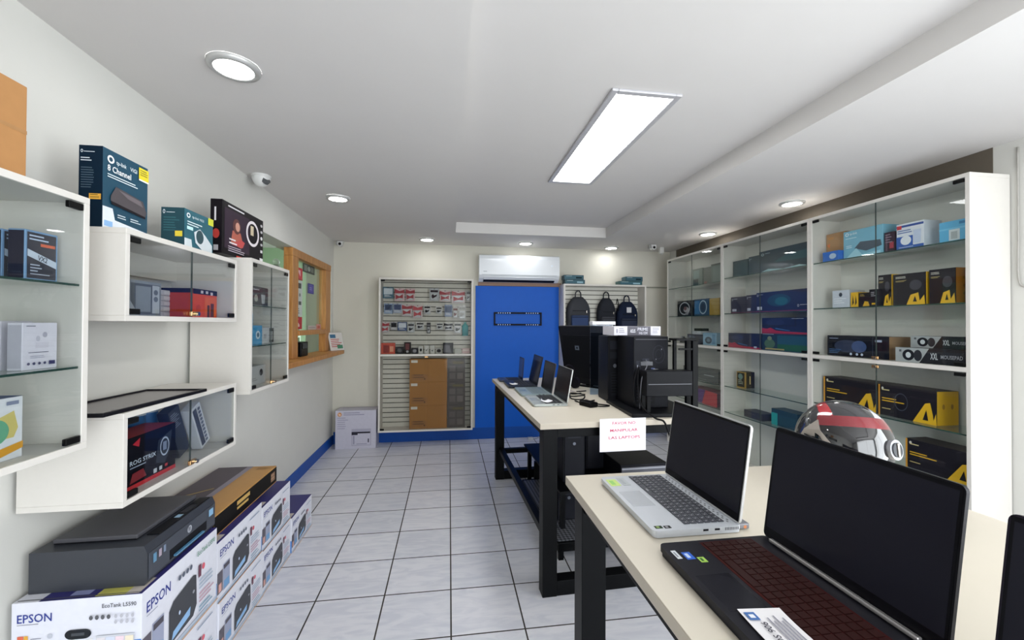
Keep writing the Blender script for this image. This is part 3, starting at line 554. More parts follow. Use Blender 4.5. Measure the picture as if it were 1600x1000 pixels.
rb('brown-edged dark box against the near side wall of the second right shelf', 1.83, 1.77, z, .175, '4A2C22', {'L': [('l', .2, .85, .8, 5, .14, 'C8886A')]}, x=2.66, d=.1)
# middle board
z = 1.1625
rb('long black box with blue artwork on the middle board, nearest right cabinet', 2.60, 2.18, z, .138, '171A26', {'L': [('l', .04, .85, .28, 1, .06, 'A0B0D0'), ('e', .35, .5, .22, .3, '26304E'), ('e', .55, .5, .12, .28, '3A5080'), ('r', .76, .05, .765, .95, '3A4460'), ('r', .8, .75, .9, .85, 'A8B4CC'), ('l', .04, .3, .3, 3, .08, '3C6AA0'), ('e', .42, .14, .02, .06, 'C8D4EC'), ('e', .52, .14, .02, .06, 'C8D4EC'), ('e', .6, .14, .02, .06, 'C8D4EC')], 'F': [('r', 0, 0, 1, 1, '9A7A58')]}, d=.15)
XX = [('p', [(0, .0), (.36, 0), (.50, 1), (0, 1)], 'A8ACAE'), ('e', .20, .5, .09, .38, '24242A'), ('e', .34, .5, .06, .38, '34343A'), ('e', .2, .5, .04, .2, 'D4D8DC'), ('l', .06, .7, .1, 1, .4, '55585C'), ('t', 'XXL', .52, .3, .42, 'D8DCE0', .10), ('t', 'MOUSEPAD', .66, .38, .24, 'A8A8B0', .28)]
rb('black and grey XXL box, lower of the two stacked on the middle board', 2.115, 1.765, z, .082, '2A2A30', {'L': XX}, x=2.585, d=.13)
rb('black and grey XXL box, upper of the two stacked on the middle board', 2.075, 1.765, z+.0825, .066, '2A2A30', {'L': XX}, x=2.64, d=.1)
# lower shelves
z = .8255
LG = [('r', 0, 0, .03, 1, 'D0922C'), ('e', .08, .88, .02, .05, 'D8D4C8'), ('l', .07, .82, .28, 1, .09, 'D8C890'), ('l', .07, .55, .48, 2, .08, YL), ('l', .07, .22, .25, 1, .07, 'C8B478'), ('p', [(.62, 0), (.82, .60), (.90, .64), (.94, .3), (.96, 0)], YL), ('p', [(.78, .1), (.84, .42), (.87, .1)], BK), ('p', [(.93, 0), (.99, .35), (1, 0)], YL)]
rb('large black and yellow box, left of the two side by side behind the helmet', 2.63, 2.255, z, .185, BK, {'L': LG, 'T': [('r', 0, 0, 1, 1, '2E2C34')]}, d=.14)
rb('large black box with a full yellow end, right of two behind the helmet', 2.245, 1.93, z, .185, BK, {'L': LG+[('o', .42, .52, .12, .28, .12, '3E4250')], 'F': [('r', 0, 0, 1, 1, YL), ('e', .3, .55, .06, .08, 'A87A20'), ('e', .7, .55, .06, .08, 'A87A20')], 'T': [('r', 0, 0, 1, 1, '2E2C34')]}, d=.14)
rb('black box with yellow writing on the lowest right shelf beside the helmet', 2.09, 1.755, .5555, .165, BK, {'L': LG, 'T': [('r', 0, 0, 1, 1, '3E3638')]}, d=.14)
# middle cabinet
TD = [('o', .08, .84, .03, .06, .4, 'B8C8D0'), ('l', .13, .86, .3, 1, .05, 'B8C8D0')]
rb('dark teal box, farthest of three on the middle right cabinet top shelf', 3.62, 3.42, 1.8085, .155, '26424A', {'L': [('r', .1, .1, .9, .9, '2C4A54')]}, x=2.64)
rb('dark teal box, second of three on the middle right cabinet top shelf', 3.41, 3.255, 1.8085, .165, '223C48', {'L': TD}, x=2.64)
rb('very long dark teal box with a pale wave, top shelf, middle right cabinet', 3.245, 2.72, 1.8085, .18, '1C3440', {'L': TD+[('p', [(0, 0), (.2, .15), (.5, .05), (.8, .12), (1, 0), (1, -.0)], 'A8C8CC'), ('p', [(.3, .4), (.5, .6), (1, .75), (1, .35)], '26505A')]}, x=2.61)
SP = lambda s_: [('o', .10, .84, .04, .07, .4, 'C0C4D0'), ('l', .18, .86, .5, 1, .06, 'C0C4D0'), ('r', .10, .12, .38, .26, 'C8CCDC'), ('l', .12, .18, .34, 1, .04, '4A4A68')]
z = 1.4775
for i, (ya, yb, nm) in enumerate(((3.62, 3.42, 'farthest'), (3.415, 3.27, 'middle'))):
    rb('dark purple box with white marks, %s one on the middle cabinet second shelf' % nm, ya, yb, z, .15+.006*i, '2A2A44', {'L': SP(1)+[('r', 0, 0, 1, .05, '7A3050')]}, x=2.62)
rb('very long dark blue box with a teal glow, second shelf, middle right cabinet', 3.265, 2.715, z, .165, '1E2A52', {'L': [('o', .03, .86, .018, .06, .4, 'C0C4D0'), ('l', .06, .88, .15, 1, .05, 'C0C4D0'), ('r', .02, .12, .12, .28, 'C8CCDC'), ('e', .45, .55, .22, .3, '1C4866'), ('e', .5, .5, .12, .2, '206478'), ('o', .80, .25, .015, .06, .4, 'C0C4D0'), ('l', .83, .27, .96, 1, .05, 'C0C4D0'), ('r', 0, 0, 1, .05, '7A3058')]}, x=2.60)
z = 1.1625
HR = [('p', [(0, 0), (0, .35), (.12, .30), (.2, .38), (.32, .2), (.5, .14), (1, .10), (1, 0)], 'B02848'), ('p', [(.3, .3), (.6, .18), (.62, .22), (.32, .36)], '3A68A0'), ('e', .3, .7, .2, .2, '22305A')]
rb('dark box with a red streak, far end of the middle cabinet board', 3.63, 3.21, z, .132, '1C2240', {'L': HR+[('r', .8, .06, .88, .18, 'B8C0D4')]}, x=2.60)
rb('dark box with green and teal artwork on the middle cabinet board', 3.20, 2.72, z, .138, '17344A', {'L': [('r', .35, .05, 1, .4, '1E5A3C'), ('r', .35, .4, 1, .9, '1A4E66'), ('e', .18, .4, .12, .28, '4A6A50'), ('e', .18, .72, .05, .12, '7A8468'), ('r', .08, .06, .5, .14, 'A89A60'), ('l', .02, .95, .3, 1, .06, 'B0B8C8')]}, x=2.60)
rb('dark blue box with a red streak lying on top of the green and teal box', 3.20, 2.72, z+.1385, .128, '15234A', {'L': HR+[('l', .65, .92, .95, 1, .05, 'D0D8E8'), ('r', 0, 0, 1, .08, '98243E')]}, x=2.60)
rb('small gold-edged black box alone on the shelf below the middle board', 3.54, 3.44, .8005, .145, '1E1C14', {'L': [('r', 0, 0, 1, .06, 'B8923C'), ('r', 0, .94, 1, 1, 'B8923C'), ('r', 0, 0, .07, 1, 'B8923C'), ('e', .5, .7, .3, .18, '6C8C84'), ('l', .2, .45, .85, 3, .1, 'B0B49C')], 'F': [('r', 0, 0, 1, 1, '2A2418'), ('r', .0, 0, .18, 1, 'A8843A'), ('r', .5, .25, .6, .75, 'D8C080')]}, x=2.62, d=.10)
rb('dark box with a teal end on the lowest shelf of the middle right cabinet', 3.12, 2.86, .5605, .13, '1E3E4E', {'L': [('r', 0, 0, .25, .75, '2FA4A4'), ('r', .3, .1, .95, .7, '254A5C')]}, x=2.62)
rb('low dark grey box near the silver laptop lid on the lowest cabinet shelf', 3.42, 3.2, .5605, .06, '3A3A42', {'L': [('l', .2, .6, .9, 1, .1, '6A6A74')]}, x=2.60)
# farthest cabinet
rb('short grey green box at the far end of the farthest cabinet top shelf', 4.32, 4.14, 1.7885, .19, '5A6C66', {'L': [('r', .1, .45, .7, .9, '6C8884'), ('r', .1, .05, .6, .4, '26343A')]}, x=2.66, d=.10)
rb('plain grey box between two others on the farthest cabinet top shelf', 4.13, 3.99, 1.7885, .185, '4C5450', {'L': [('r', .1, .05, .4, .2, '7A3A30')]}, x=2.67, d=.09)
rb('tall grey green box at the near end of the farthest cabinet top shelf', 3.985, 3.75, 1.7885, .20, '54645E', {'L': [('r', .12, .1, .92, .88, '6A7A74'), ('r', 0, .92, 1, 1, '39443F')]}, x=2.66, d=.10)
z = 1.4665
rb('black box with a white headset picture in the farthest right cabinet', 4.56, 4.235, z, .172, '1E2228', {'L': [('o', .45, .5, .33, .42, .16, 'B8BCC4'), ('e', .55, .42, .16, .18, 'A8A4A8'), ('e', .5, .5, .1, .12, '6A4A4C'), ('e', .6, .15, .1, .08, '8A8A90')]}, x=2.62, name='headset_box')
rb('blue box with a silver headset ring picture in the farthest right cabinet', 4.225, 3.965, z, .175, '224A6C', {'L': [('r', .05, .1, .4, .9, '3A78AC'), ('o', .62, .5, .26, .42, .18, 'B0C4D4'), ('e', .62, .5, .14, .24, '1A3450')]}, x=2.62, name='headset_box')
rb('gold coloured box beside the blue headset box in the farthest right cabinet', 3.955, 3.75, z, .17, 'A88A3C', {'L': [('r', .8, 0, 1, 1, '6E5426')]}, x=2.62)
z = 1.1625
rb('dark box under the black camera-like box, board of the farthest right cabinet', 4.36, 4.075, z, .105, '23283C', {'L': [('l', .15, .8, .6, 2, .12, '8A94AC'), ('e', .15, .15, .05, .08, 'C8D0E0')]}, x=2.62)
rb('pale blue box with a dark round picture, board of the farthest right cabinet', 4.065, 3.84, z, .125, '8FB4CC', {'L': [('e', .42, .4, .26, .28, '3A4C5C'), ('e', .42, .4, .12, .14, '6C8494'), ('r', .7, .1, .92, .9, '6C98B8')]}, x=2.62)
rb('white topped small box resting on the dark box in the farthest right cabinet', 4.27, 4.10, z+.1055, .035, 'C8CCD0', {'L': [('l', .4, .6, .6, 1, .3, '3A3A44')]}, x=2.62)
rb('small black box on top of the white topped box in the farthest right cabinet', 4.24, 4.10, z+.141, .028, '2A322C', {}, x=2.63, d=.08)
t = thing('game_controller', 'dark game controller lying at the far end of the farthest cabinet board', 'controller', (2.66, 4.46, z+.001))
b = MB()
for s_ in (-1, 1):
    b.cyl((0, s_*.055, 0), .036, .05, mat('2B2D33', .4), 20, r1=.028); b.box(-.02, .02, s_*.055-.015, s_*.055+.015, .05, .075, mat('8A8E94', .4), .006)
b.box(-.03, .03, -.06, .06, .01, .045, mat('2B2D33', .4), .008); b.build('body', t)
b = MB(); b.cyl((0, .03, .045), .012, .02, BLACK, 16); b.cyl((0, -.03, .045), .012, .02, BLACK, 16); b.build('thumb_sticks', t)
rb('long grey box with white letters, lower shelf of the farthest cabinet', 4.40, 3.78, .7905, .125, '4E5250', {'L': [('o', .12, .6, .05, .22, .3, 'C0C4C4'), ('o', .25, .55, .05, .25, .3, 'C0C4C4'), ('o', .36, .6, .05, .25, .3, 'C0C4C4'), ('l', .62, .5, .9, 1, .15, 'A8ACAC'), ('l', .1, .15, .7, 1, .06, '9A9E9C')]}, x=2.60)
rb('red and purple box on the lowest visible shelf of the farthest right cabinet', 4.30, 3.80, .5605, .14, '5A2A4A', {'L': [('p', [(0, 0), (.15, 1), (.6, 1), (.5, 0)], '5A2878'), ('p', [(.5, 0), (.62, 1), (1, .95), (1, 0)], 'C02C3A'), ('r', 0, 0, .12, 1, '2A1A2A')], 'T': [('r', 0, 0, 1, 1, '7A2440')]}, x=2.60, d=.15)

# ------------------------------------------------------------------ back wall: air conditioner, bracket, cameras
t = thing('air_conditioner', 'white split air conditioner above the blue panel on the back wall', 'air conditioner', (.815, YB-.001, 1.865))
b = MB(); wA = .475; pr = [(0, 0), (-.10, 0), (-.165, .035), (-.19, .075), (-.195, .26), (-.18, .30), (-.15, .312), (0, .312)]
n = len(pr); ACW = mat('E2E6EA', .25, 0, 0, 40, .01, coat=.3)
b.add([(-wA, y, z) for y, z in pr]+[(wA, y, z) for y, z in pr], [tuple(range(n)), tuple(range(n, 2*n))[::-1]]+[(i, n+i, n+(i+1) % n, (i+1) % n) for i in range(n)], ACW); b.build('body', t)
b = MB(); b.box(-wA+.03, wA-.03, -.196, -.190, .075, .078, mat('9AA0A6'), 0)
T = Matrix.Translation((0, -.133, .018)) @ Matrix.Rotation(math.radians(-28), 4, 'X'); b.box(-wA+.05, wA-.05, -.035, .03, -.006, .004, DK, 0, T); b.build('air_outlet', t, label='dark air outlet slot')
b = MB(); T = Matrix.Translation((0, -.172, .043)) @ Matrix.Rotation(math.radians(-40), 4, 'X'); b.box(-wA+.05, wA-.05, -.022, .022, -.012, -.004, ACW, .002, T); b.build('louver', t)
b = MB(); b.decal(((-wA, -.1955, .075), (1, 0, 0), (0, 0, 1), .95, .2), [('l', .05, .17, .10, 1, .06, '6A7078'), ('e', .90, .58, .012, .05, 'F4FAFF'), ('e', .90, .58, .005, .02, '9AC0E8')]); b.build('badge', t)
t = thing('wall_bracket', 'black metal screen bracket mounted on the blue wall panel', 'bracket', (.82, YB-.026, 1.43))
b = MB()
for z0 in (-.078, .062): b.box(-.29, .29, -.02, .0, z0, z0+.018, BLACKM, .002); b.box(-.29, .29, -.004, .012, z0, z0+.02, BLACKM)
for x in (-.29, .275): b.box(x, x+.015, -.016, .0, -.06, .062, BLACKM)
b.build('rails', t)
for z0 in (-.069, .071):
    for i in range(6):
        for q in (-1, 1): b = MB(); b.cyl((q*(.24-i*.028), -.0225, z0), .006, .002, mat('7A8AA8', .3, .5), 10, axis='Y'); b.build('bolt', t)
def camera(label, loc, az, s=1, dome=False):
    t = thing('security_camera', label, 'security camera', loc, az)
    Wc = mat('D4D4D2', .35)
    if dome:
        b = MB(); b.cyl((0, 0, -.012), .045*s, .012, Wc, 32); b.build('mount', t)
        b = MB(); pts = [(.042*math.cos(a), .042*math.sin(a)) for a in [math.pi/2*i/8 for i in range(9)]]; vs = []; n = 28
        for r, z_ in pts:
            for i in range(n): vs.append((r*s*math.cos(2*math.pi*i/n), r*s*math.sin(2*math.pi*i/n), -.012-z_*s*1.15))
        b.add(vs, [(j*n+i, (j+1)*n+i, (j+1)*n+(i+1) % n, j*n+(i+1) % n) for j in range(8) for i in range(n)], Wc, True); b.build('dome', t)
        b = MB(); T = Matrix.Translation((.0, -.026*s, -.034*s)) @ Matrix.Rotation(math.radians(62), 4, 'X'); b.cyl((0, 0, 0), .019*s, .016*s, mat('55575A', .15), 24, T=T); b.build('lens', t, label='dark lens')
    else:
        b = MB(); b.box(-.032, -.014, -.012, .03, -.045, -.002, mat('A8A8A4', .4), .004); b.box(-.02, .05, -.005, .02, -.012, -.002, Wc, .003); b.build('mount', t)
        b = MB(); b.cyl((.018, -.035, -.038), .028, .05, Wc, 24, axis='Y'); b.box(-.012, .048, -.03, .012, -.03, -.006, Wc, .004); b.build('housing', t)
        b = MB(); b.cyl((.018, -.040, -.040), .0155, .006, mat('0A0A0C', .1), 24, axis='Y'); b.build('lens', t, label='black round lens')
camera('white dome camera where the left wall meets the ceiling', (-1.178, 2.86, ZC-.0005), math.radians(60), 1.25, True)
camera('small white camera with a black lens in the far left ceiling corner', (-1.235, YB-.06, ZC-.0), 0)
camera('small white camera with a black lens, right of the air conditioner', (2.315, 4.6, ZC-.0), 0)
b = MB(); b.box(-.025, .025, -.02, .02, -.075, 0, mat('D0D0CC', .4), .006); b.cyl((0, 0, -.085), .016, .012, mat('B8B8B4', .4), 16)
b.build('motion_sensor', None, (2.52, 4.75, ZC-.001), label='small white sensor hanging at the ceiling above the farthest right cabinet', category='sensor')

# boxes on top of the right back case
TB = '1E4A56'
def tb(label, x0, x1, z0, z1, c=TB, g=0):
    carton('small_teal_box', label, x0, x1, 4.85, 4.97, z0, z1, c, {'F': [('r', .05, .15, .95, .85, '2C5C6A'), ('l', .1, .75, .5, 1, .2, 'B8CCD2'), ('r', .6, .25, .9, .6, '8FB8C4' if g else '1A3038')]}, group='dark teal boxes on top of the right back case')
tb('dark teal box, lower of the left stack on the right back case', 1.355, 1.60, 1.8485, 1.90, g=1)
tb('dark teal box, upper of the left stack on the right back case', 1.345, 1.585, 1.9005, 1.955)
tb('dark teal box, lower and longer one of the right stack on the right back case', 2.03, 2.325, 1.8485, 1.895, '26504E', 1)
tb('dark teal box, upper of the right stack on the right back case', 2.11, 2.33, 1.8955, 1.95)

# cartons in the left back case
CB = [('r', .05, .84, .38, .95, 'DAD6CC'), ('r', .08, .08, .80, .36, 'A87A48'), ('l', .12, .30, .7, 2, .1, '7A5230'), ('e', .7, .16, .03, .05, '5A3A20')]
for i, nm in enumerate(('bottom', 'middle', 'top')):
    carton('cardboard_box', nm+' brown carton of the three stacked in the left back case', -.437, -.02, 4.87, 5.01, .1845+i*.262, .1845+i*.262+.2615, 'A9773F', {'F': [('r', .08*.5, .84, .21, .95, 'DAD6CC'), ('r', .06, .08, .46, .34, '9C6C38'), ('l', .1, .29, .42, 2, .1, '6E4A2A'), ('e', .4, .14, .016, .03, '4A3018'), ('r', .48, 0, .485, 1, '98682F')]}, 'carton', 'brown cartons stacked in the left back case', rough=.8)
    carton('dark_carton', nm+' dark printed carton of the three stacked beside the brown ones', -.018, .185, 4.88, 5.01, .1845+i*.262, .1845+i*.262+.2615, '3E3430', {'F': [('l', .1, .9, .6, 2, .06, '6A6058'), ('r', .12, .45, .45, .7, '5C5450'), ('r', .55, .45, .88, .7, '544C48'), ('r', .12, .12, .45, .38, '5C5450'), ('r', .55, .12, .88, .38, '6A625C'), ('r', .3, .78, .9, .88, '5A5028')]}, 'carton', 'dark cartons stacked in the left back case')

# ------------------------------------------------------------------ packs hanging in the left back case
def bp(px, pz): return (-.755+(px-597)*.00724, 1.772-(pz-450)*.00724)
RED = 'A02C38'
PACKS = [  # kind, px0, py0, px1, py1, colour, accent, look
 (0, 598, 448, 614, 466, '3A6478', 'C8D4DC', 'dark teal boxed'), (1, 616, 450, 631, 470, 'D8B8BC', RED, 'red and white'), (1, 633, 450, 647, 470, 'D4B4B8', RED, 'red and pale pink'),
 (1, 670, 449, 685, 469, 'B8BCC0', '3A2E34', 'grey card dark topped'), (1, 686, 452, 703, 470, 'D8C4C4', RED, 'pale card red ribboned'), (1, 705, 452, 726, 472, 'DACACA', 'A8303A', 'wide pale card red curved'), (1, 728, 452, 735, 469, 'B0B2B0', '3A3A3E', 'narrow grey'),
 (0, 600, 474, 613, 490, '8FA4C0', '2C3E60', 'blue striped'), (0, 614, 474, 627, 489, 'A4B0C4', '2A3C68', 'navy and grey'), (1, 627, 475, 643, 494, 'C8BCBC', RED, 'large red waved'), (1, 644, 476, 659, 497, 'D0C0C0', 'B8404A', 'pink and red'),
 (1, 661, 476, 672, 491, 'C8C8C4', '26262A', 'white and black'), (1, 680, 478, 690, 490, 'C8C8C4', '303034', 'small white and black'), (0, 694, 475, 706, 494, '8C9CB8', '34486C', 'steel blue boxed'), (1, 707, 478, 715, 497, 'C4C0BC', '6A3430', 'small brown dotted'), (1, 716, 475, 728, 499, 'D0D0CC', 'A8A8A4', 'plain pale round'),
 (1, 596, 503, 608, 520, 'C8BEBE', RED, 'small red waved'), (0, 610, 503, 620, 516, 'B4B4B8', '26262C', 'small square black'), (0, 621, 503, 635, 517, '2C4A78', 'C8D0DC', 'solid dark blue'), (1, 636, 504, 647, 520, 'B8BCBC', '34343A', 'grey and charcoal'),
 (1, 649, 503, 662, 515, 'C8C8C4', '2A2A2E', 'wide white card black plugged'), (1, 666, 504, 672, 521, '34343A', '5A5A60', 'tall thin black'), (1, 681, 504, 692, 515, 'CCCCC8', '34343A', 'white card small plugged'), (1, 693, 504, 707, 516, 'CACAC6', '2E2E34', 'wide white card dark wired'), (1, 709, 503, 721, 521, 'D4D4D0', '3C4440', 'pale round with a tick mark'), (2, 722, 502, 732, 525, '2FA0A4', '1C5A60', 'teal bottle shaped')]
rows = {0: 'top', 1: 'second', 2: 'third'}
for k, (kind, x0, y0, x1, y1, c, ac, look) in enumerate(PACKS):
    row = 0 if y0 < 470 else 1 if y0 < 500 else 2
    X0, Z1 = bp(x0, y0); X1, Z0 = bp(x1, y1); w, h = X1-X0, Z1-Z0; b = MB(); yq = 4.965
    b.box(-w/2, w/2, 0, .0012 if kind == 1 else .03, 0, h, mat(c, .4), 0)
    F_ = ((-w/2, 0, 0), (1, 0, 0), (0, 0, 1), w, h)
    if kind == 0:
        b.decal(F_, [('r', .08, .35, .92, .88, ac), ('l', .15, .25, .8, 2, .1, 'D8DCE0'), ('r', .4, .92, .6, .97, '2A2A2E')])
    elif kind == 1:
        rr = random.Random(k); b.box(-w*.36, w*.36, -.022, 0, h*.08, h*.58, glass_mat('blister', (.95, .96, .97, 1)) if False else mat('C4C8CC', .15), .004)
        if 'red' in look or ac in (RED, 'A8303A', 'B8404A'):
            b.decal(((-w/2, -.0225, 0), (1, 0, 0), (0, 0, 1), w, h), [('p', [(.14, .12), (.14, .5), (.5, .36), (.86, .54), (.86, .2), (.5, .24)], ac)])
            b.decal(F_, [('p', [(0, .6), (0, .95), (.5, .8), (1, .9), (1, .62)], ac)])
        else:
            b.decal(((-w/2, -.0225, 0), (1, 0, 0), (0, 0, 1), w, h), [('e', .36, .35, .14, .16, ac), ('p', [(.4, .2), (.75, .35), (.8, .5), (.5, .42)], ac)])
            b.decal(F_, [('r', .1, .68, .9, .85, ac)])
        b.decal(F_, [('e', .5, .94, .06, .03, '2A2A2E')])
    else:
        b = MB(); n = 20; pr = [(.0, 0), (.036, 0), (.036, .11), (.03, .13), (.014, .14), (.014, .165), (0, .165)]
        vs = [(r*math.cos(2*math.pi*i/n), r*.6*math.sin(2*math.pi*i/n), z_) for r, z_ in pr for i in range(n)]
        b.add(vs, [(j*n+i, j*n+(i+1) % n, (j+1)*n+(i+1) % n, (j+1)*n+i) for j in range(6) for i in range(n)], mat(c, .3), True); yq = 4.98
    nth = [q for q in PACKS if (0 if q[2] < 470 else 1 if q[2] < 500 else 2) == row].index(PACKS[k])+1
    word = ['first', 'second', 'third', 'fourth', 'fifth', 'sixth', 'seventh', 'eighth', 'ninth', 'tenth'][nth-1]
    o = b.build('hanging_pack', None, ((X0+X1)/2, yq, Z0), label='%s pack, %s from the left in the %s hanging row' % (look, word, rows[row]), category='accessory pack', group='accessory packs hanging in the left back case')
    b = MB(); b.cyl((0, -.01, h*.95), .0022, 5.018-yq, CHROME, 8, axis='Y'); b.build('hook', o, label='thin metal hook')
zb = 1.0275
SM = [(596, 618, 535, 'C8503C', 'red boxed item with a dark window at the left end', [('r', .2, .1, .6, .8, '8A2A24'), ('r', .65, .2, .9, .7, 'E09A7C')]),
      (619, 631, 541, '2C2C30', 'low dark item beside the red box', [('e', .5, .5, .3, .3, '4A4A50')]),
      (632, 642, 534, '2A2628', 'tall black item with a red face', [('r', .2, .35, .8, .9, '6A2A2E'), ('e', .5, .2, .2, .1, 'A8A8AC')]),
      (643, 653, 543, '34343A', 'dark grey low item next to the tall black one', [('e', .5, .5, .3, .3, '8A8A90')]),
      (654, 661, 540, 'C4C4C0', 'first of the small white boxes with black drawings', [('e', .5, .5, .25, .2, '2A2A2E')]),
      (663, 670, 539, 'CACAC6', 'second of the small white boxes with a tick drawing', [('p', [(.2, .5), (.45, .3), (.85, .7), (.45, .45)], '2A2A2E')]),
      (672, 679, 539, 'C6C6C2', 'third of the small white boxes with a tick drawing', [('p', [(.2, .45), (.5, .25), (.8, .65), (.5, .4)], '2A2A2E')]),
      (681, 690, 543, 'A8A8A4', 'low pale box with a black blob drawing', [('e', .5, .5, .35, .3, '2E2E32')]),
      (692, 708, 535, '26262C', 'black tablet-like box with a grey diagonal', [('p', [(.1, .1), (.1, .8), (.6, .8), (.8, .1)], '5A5A64')]),
      (710, 720, 544, 'B8B8B0', 'plain pale box left of the pinkish one', []),
      (722, 734, 544, 'D0B4B0', 'pinkish white box at the right end', [('r', .1, .5, .9, .8, 'E4D4D0')])]
for x0, x1, y0, c, lab, dd in SM:
    X0 = bp(x0, 0)[0]; X1 = bp(x1, 0)[0]; h = (552-y0)*.0072
    carton('small_package', lab+', left back case', X0, X1, 4.90, 4.95, zb, zb+h, c, {'F': dd}, 'package', 'small packages standing in the left back case')

# ------------------------------------------------------------------ backpacks in the right back case
def backpack(label, x, w, zt, zb_, c, c2, tag=False):
    t = thing('backpack', label, 'backpack', (x, 4.945, zb_), 0, 'dark backpacks hanging in the right back case'); h = zt-zb_
    b = MB(); n = 28; m_ = 14; vs = []
    for j in range(m_+1):
        v = j/m_; z_ = v*h; k = (1-max(0, (v-.55)/.45)**2.4*.62) if v > .55 else (.93+.07*math.sin(v/.55*math.pi/2)); dk = (1-abs(2*v-1)**4*.55)
        for i in range(n):
            a = 2*math.pi*i/n; ca, sa = math.cos(a), math.sin(a); q = lambda u: math.copysign(abs(u)**.6, u)
            vs.append((q(ca)*w/2*k, q(sa)*.065*dk, z_))
    fs = [(j*n+i, j*n+(i+1) % n, (j+1)*n+(i+1) % n, (j+1)*n+i) for j in range(m_) for i in range(n)]+[tuple(range(n))[::-1], tuple(range(m_*n, m_*n+n))]
    b.add(vs, fs, mat(c, .8, 0, .3, 120, .12), True); b.build('body', t)
    b = MB(); b.box(-w*.36, w*.36, -.092, -.05, h*.06, h*.48, mat(c2, .8, 0, .3, 120, .12), .014); b.box(-w*.34, w*.34, -.0935, -.0915, h*.42, h*.435, mat('0C0C10', .5)); b.build('front_pocket', t)
    b = MB(); b.tube([(-.035, 0, h-.02), (-.03, 0, h+.05), (0, 0, h+.075), (.03, 0, h+.05), (.035, 0, h-.02)], .008, mat(c, .8)); b.cyl((0, -.01, h+.068), .003, .08, CHROME, 8, axis='Y'); b.build('carry_loop', t)
    b = MB(); b.box(-w*.30, w*.30, -.0725, -.06, h*.60, h*.615, mat('0C0C10', .4)); b.box(w*.28, w*.30, -.078, -.066, h*.55, h*.61, CHROME); b.build('zip', t)
    if tag: b = MB(); b.box(-.03, .03, -.075, -.0735, h*.66, h*.82, mat('C8C8CC', .5), 0); b.build('hang_tag', t, label='white swing tag')
backpack('grey and blue backpack, leftmost of the three hanging in the right back case', 1.545, .29, 1.70, 1.27, '34363C', '2A3E66')
backpack('narrow charcoal backpack, middle of the three hanging in the right back case', 1.90, .23, 1.69, 1.25, '2C2E34', '363840')
backpack('navy blue backpack with a white tag, rightmost in the right back case', 2.165, .27, 1.65, 1.25, '1C2438', '20283E', True)
b = MB()
b.tube([(2.015, 4.90, 1.62), (2.02, 4.885, 1.68), (2.03, 4.88, 1.62), (2.025, 4.87, 1.53)], .006, BLACK); b.build('loose_strap', None, label='thin black strap hanging between the middle and right backpacks', category='strap')
carton('laptop_box', 'white framed flat box standing below the backpacks in the right back case', 1.70, 1.92, 4.93, 4.99, 1.0105, 1.17, 'C8CAC8', {'F': [('r', .08, .1, .92, .9, '8E9A94')]})

# printer box in the far corner
carton('printer_carton', 'white printer carton with an orange emblem in the far left floor corner', -1.216, -.790, 4.822, 5.03, 0, .418, 'BFBDCB', {'F': [('e', .105, .90, .05, .055, 'C88A50'), ('t', 'hp', .085, .878, .05, 'F0E8E0', .045), ('l', .2, .93, .8, 2, .05, '8C8AA0'), ('l', .05, .80, .32, 6, .055, '9E9CB0'),
    ('r', .40, .08, .88, .52, 'A6A4B6'), ('r', .42, .10, .86, .42, 'BDBBCA'), ('r', .40, .40, .86, .44, '26242E'), ('r', .40, .36, .55, .43, '2E2C38'), ('r', .44, .12, .47, .34, '8C8AA0'), ('r', .52, .12, .78, .13, '6A6880'), ('r', .80, .16, .83, .26, '3A3848')],
    'T': [('l', .1, .8, .8, 2, .1, 'A8A6B4')]}, 'carton')

# ------------------------------------------------------------------ service window frame
t = thing('service_window_frame', 'varnished pine frame of the service window in the left wall', 'window frame', (-1.30, 4.2, WZ0))
def wb(name, y0, y1, z0, z1, x0=-.055, x1=.018, m=WOOD, **k):
    b = MB(); b.box(x0, x1, y0-4.2, y1-4.2, z0-WZ0, z1-WZ0, m, .003); return b.build(name, t, **k)
wb('post', 3.72, 3.855, WZ0+.042, 1.93); wb('post', 4.69, 4.86, WZ0+.042, 1.93, -.055, .014)
wb('head_rail', 3.72, 4.86, 1.931, 1.999); wb('middle_rail', 3.856, 4.689, 1.262, 1.305, -.04, .03)
wb('sill', 3.30, 4.955, WZ0+.001, WZ0+.041, -.10, .14)
b = MB(); b.box(-.035, -.031, 3.856-4.2, 4.689-4.2, .276, .90, WINDOWG); b.build('pane', t)
def poster(name, label, y0, y1, z0, z1, base, items, x=-1.328):
    b = MB(); b.box(-.0008, .0008, -(y1-y0)/2, (y1-y0)/2, 0, z1-z0, mat(base, .6))
    b.decal(((.0008, -(y1-y0)/2, 0), (0, 1, 0), (0, 0, 1), y1-y0, z1-z0), items)
    b.build(name, None, (x, (y0+y1)/2, z0), label=label, category='sticker' if 'sticker' in name else 'notice')
poster('window_sticker', 'dark square sticker at the top of the service window pane', 4.10, 4.44, 1.845, 1.925, '3E443E', [('r', .1, .15, .35, .85, '7A847A'), ('e', .5, .5, .12, .3, '9AA49A'), ('r', .65, .2, .9, .8, '6A746A')])
poster('window_sticker', 'red and white notice on the service window, above the black and white strip', 3.88, 4.09, 1.755, 1.865, 'C83A44', [('r', .3, .3, .75, .8, 'E8B8BC'), ('p', [(.1, .1), (.5, .6), (.9, .1)], 'C83A44'), ('r', 0, 0, 1, .12, 'A82A34')])
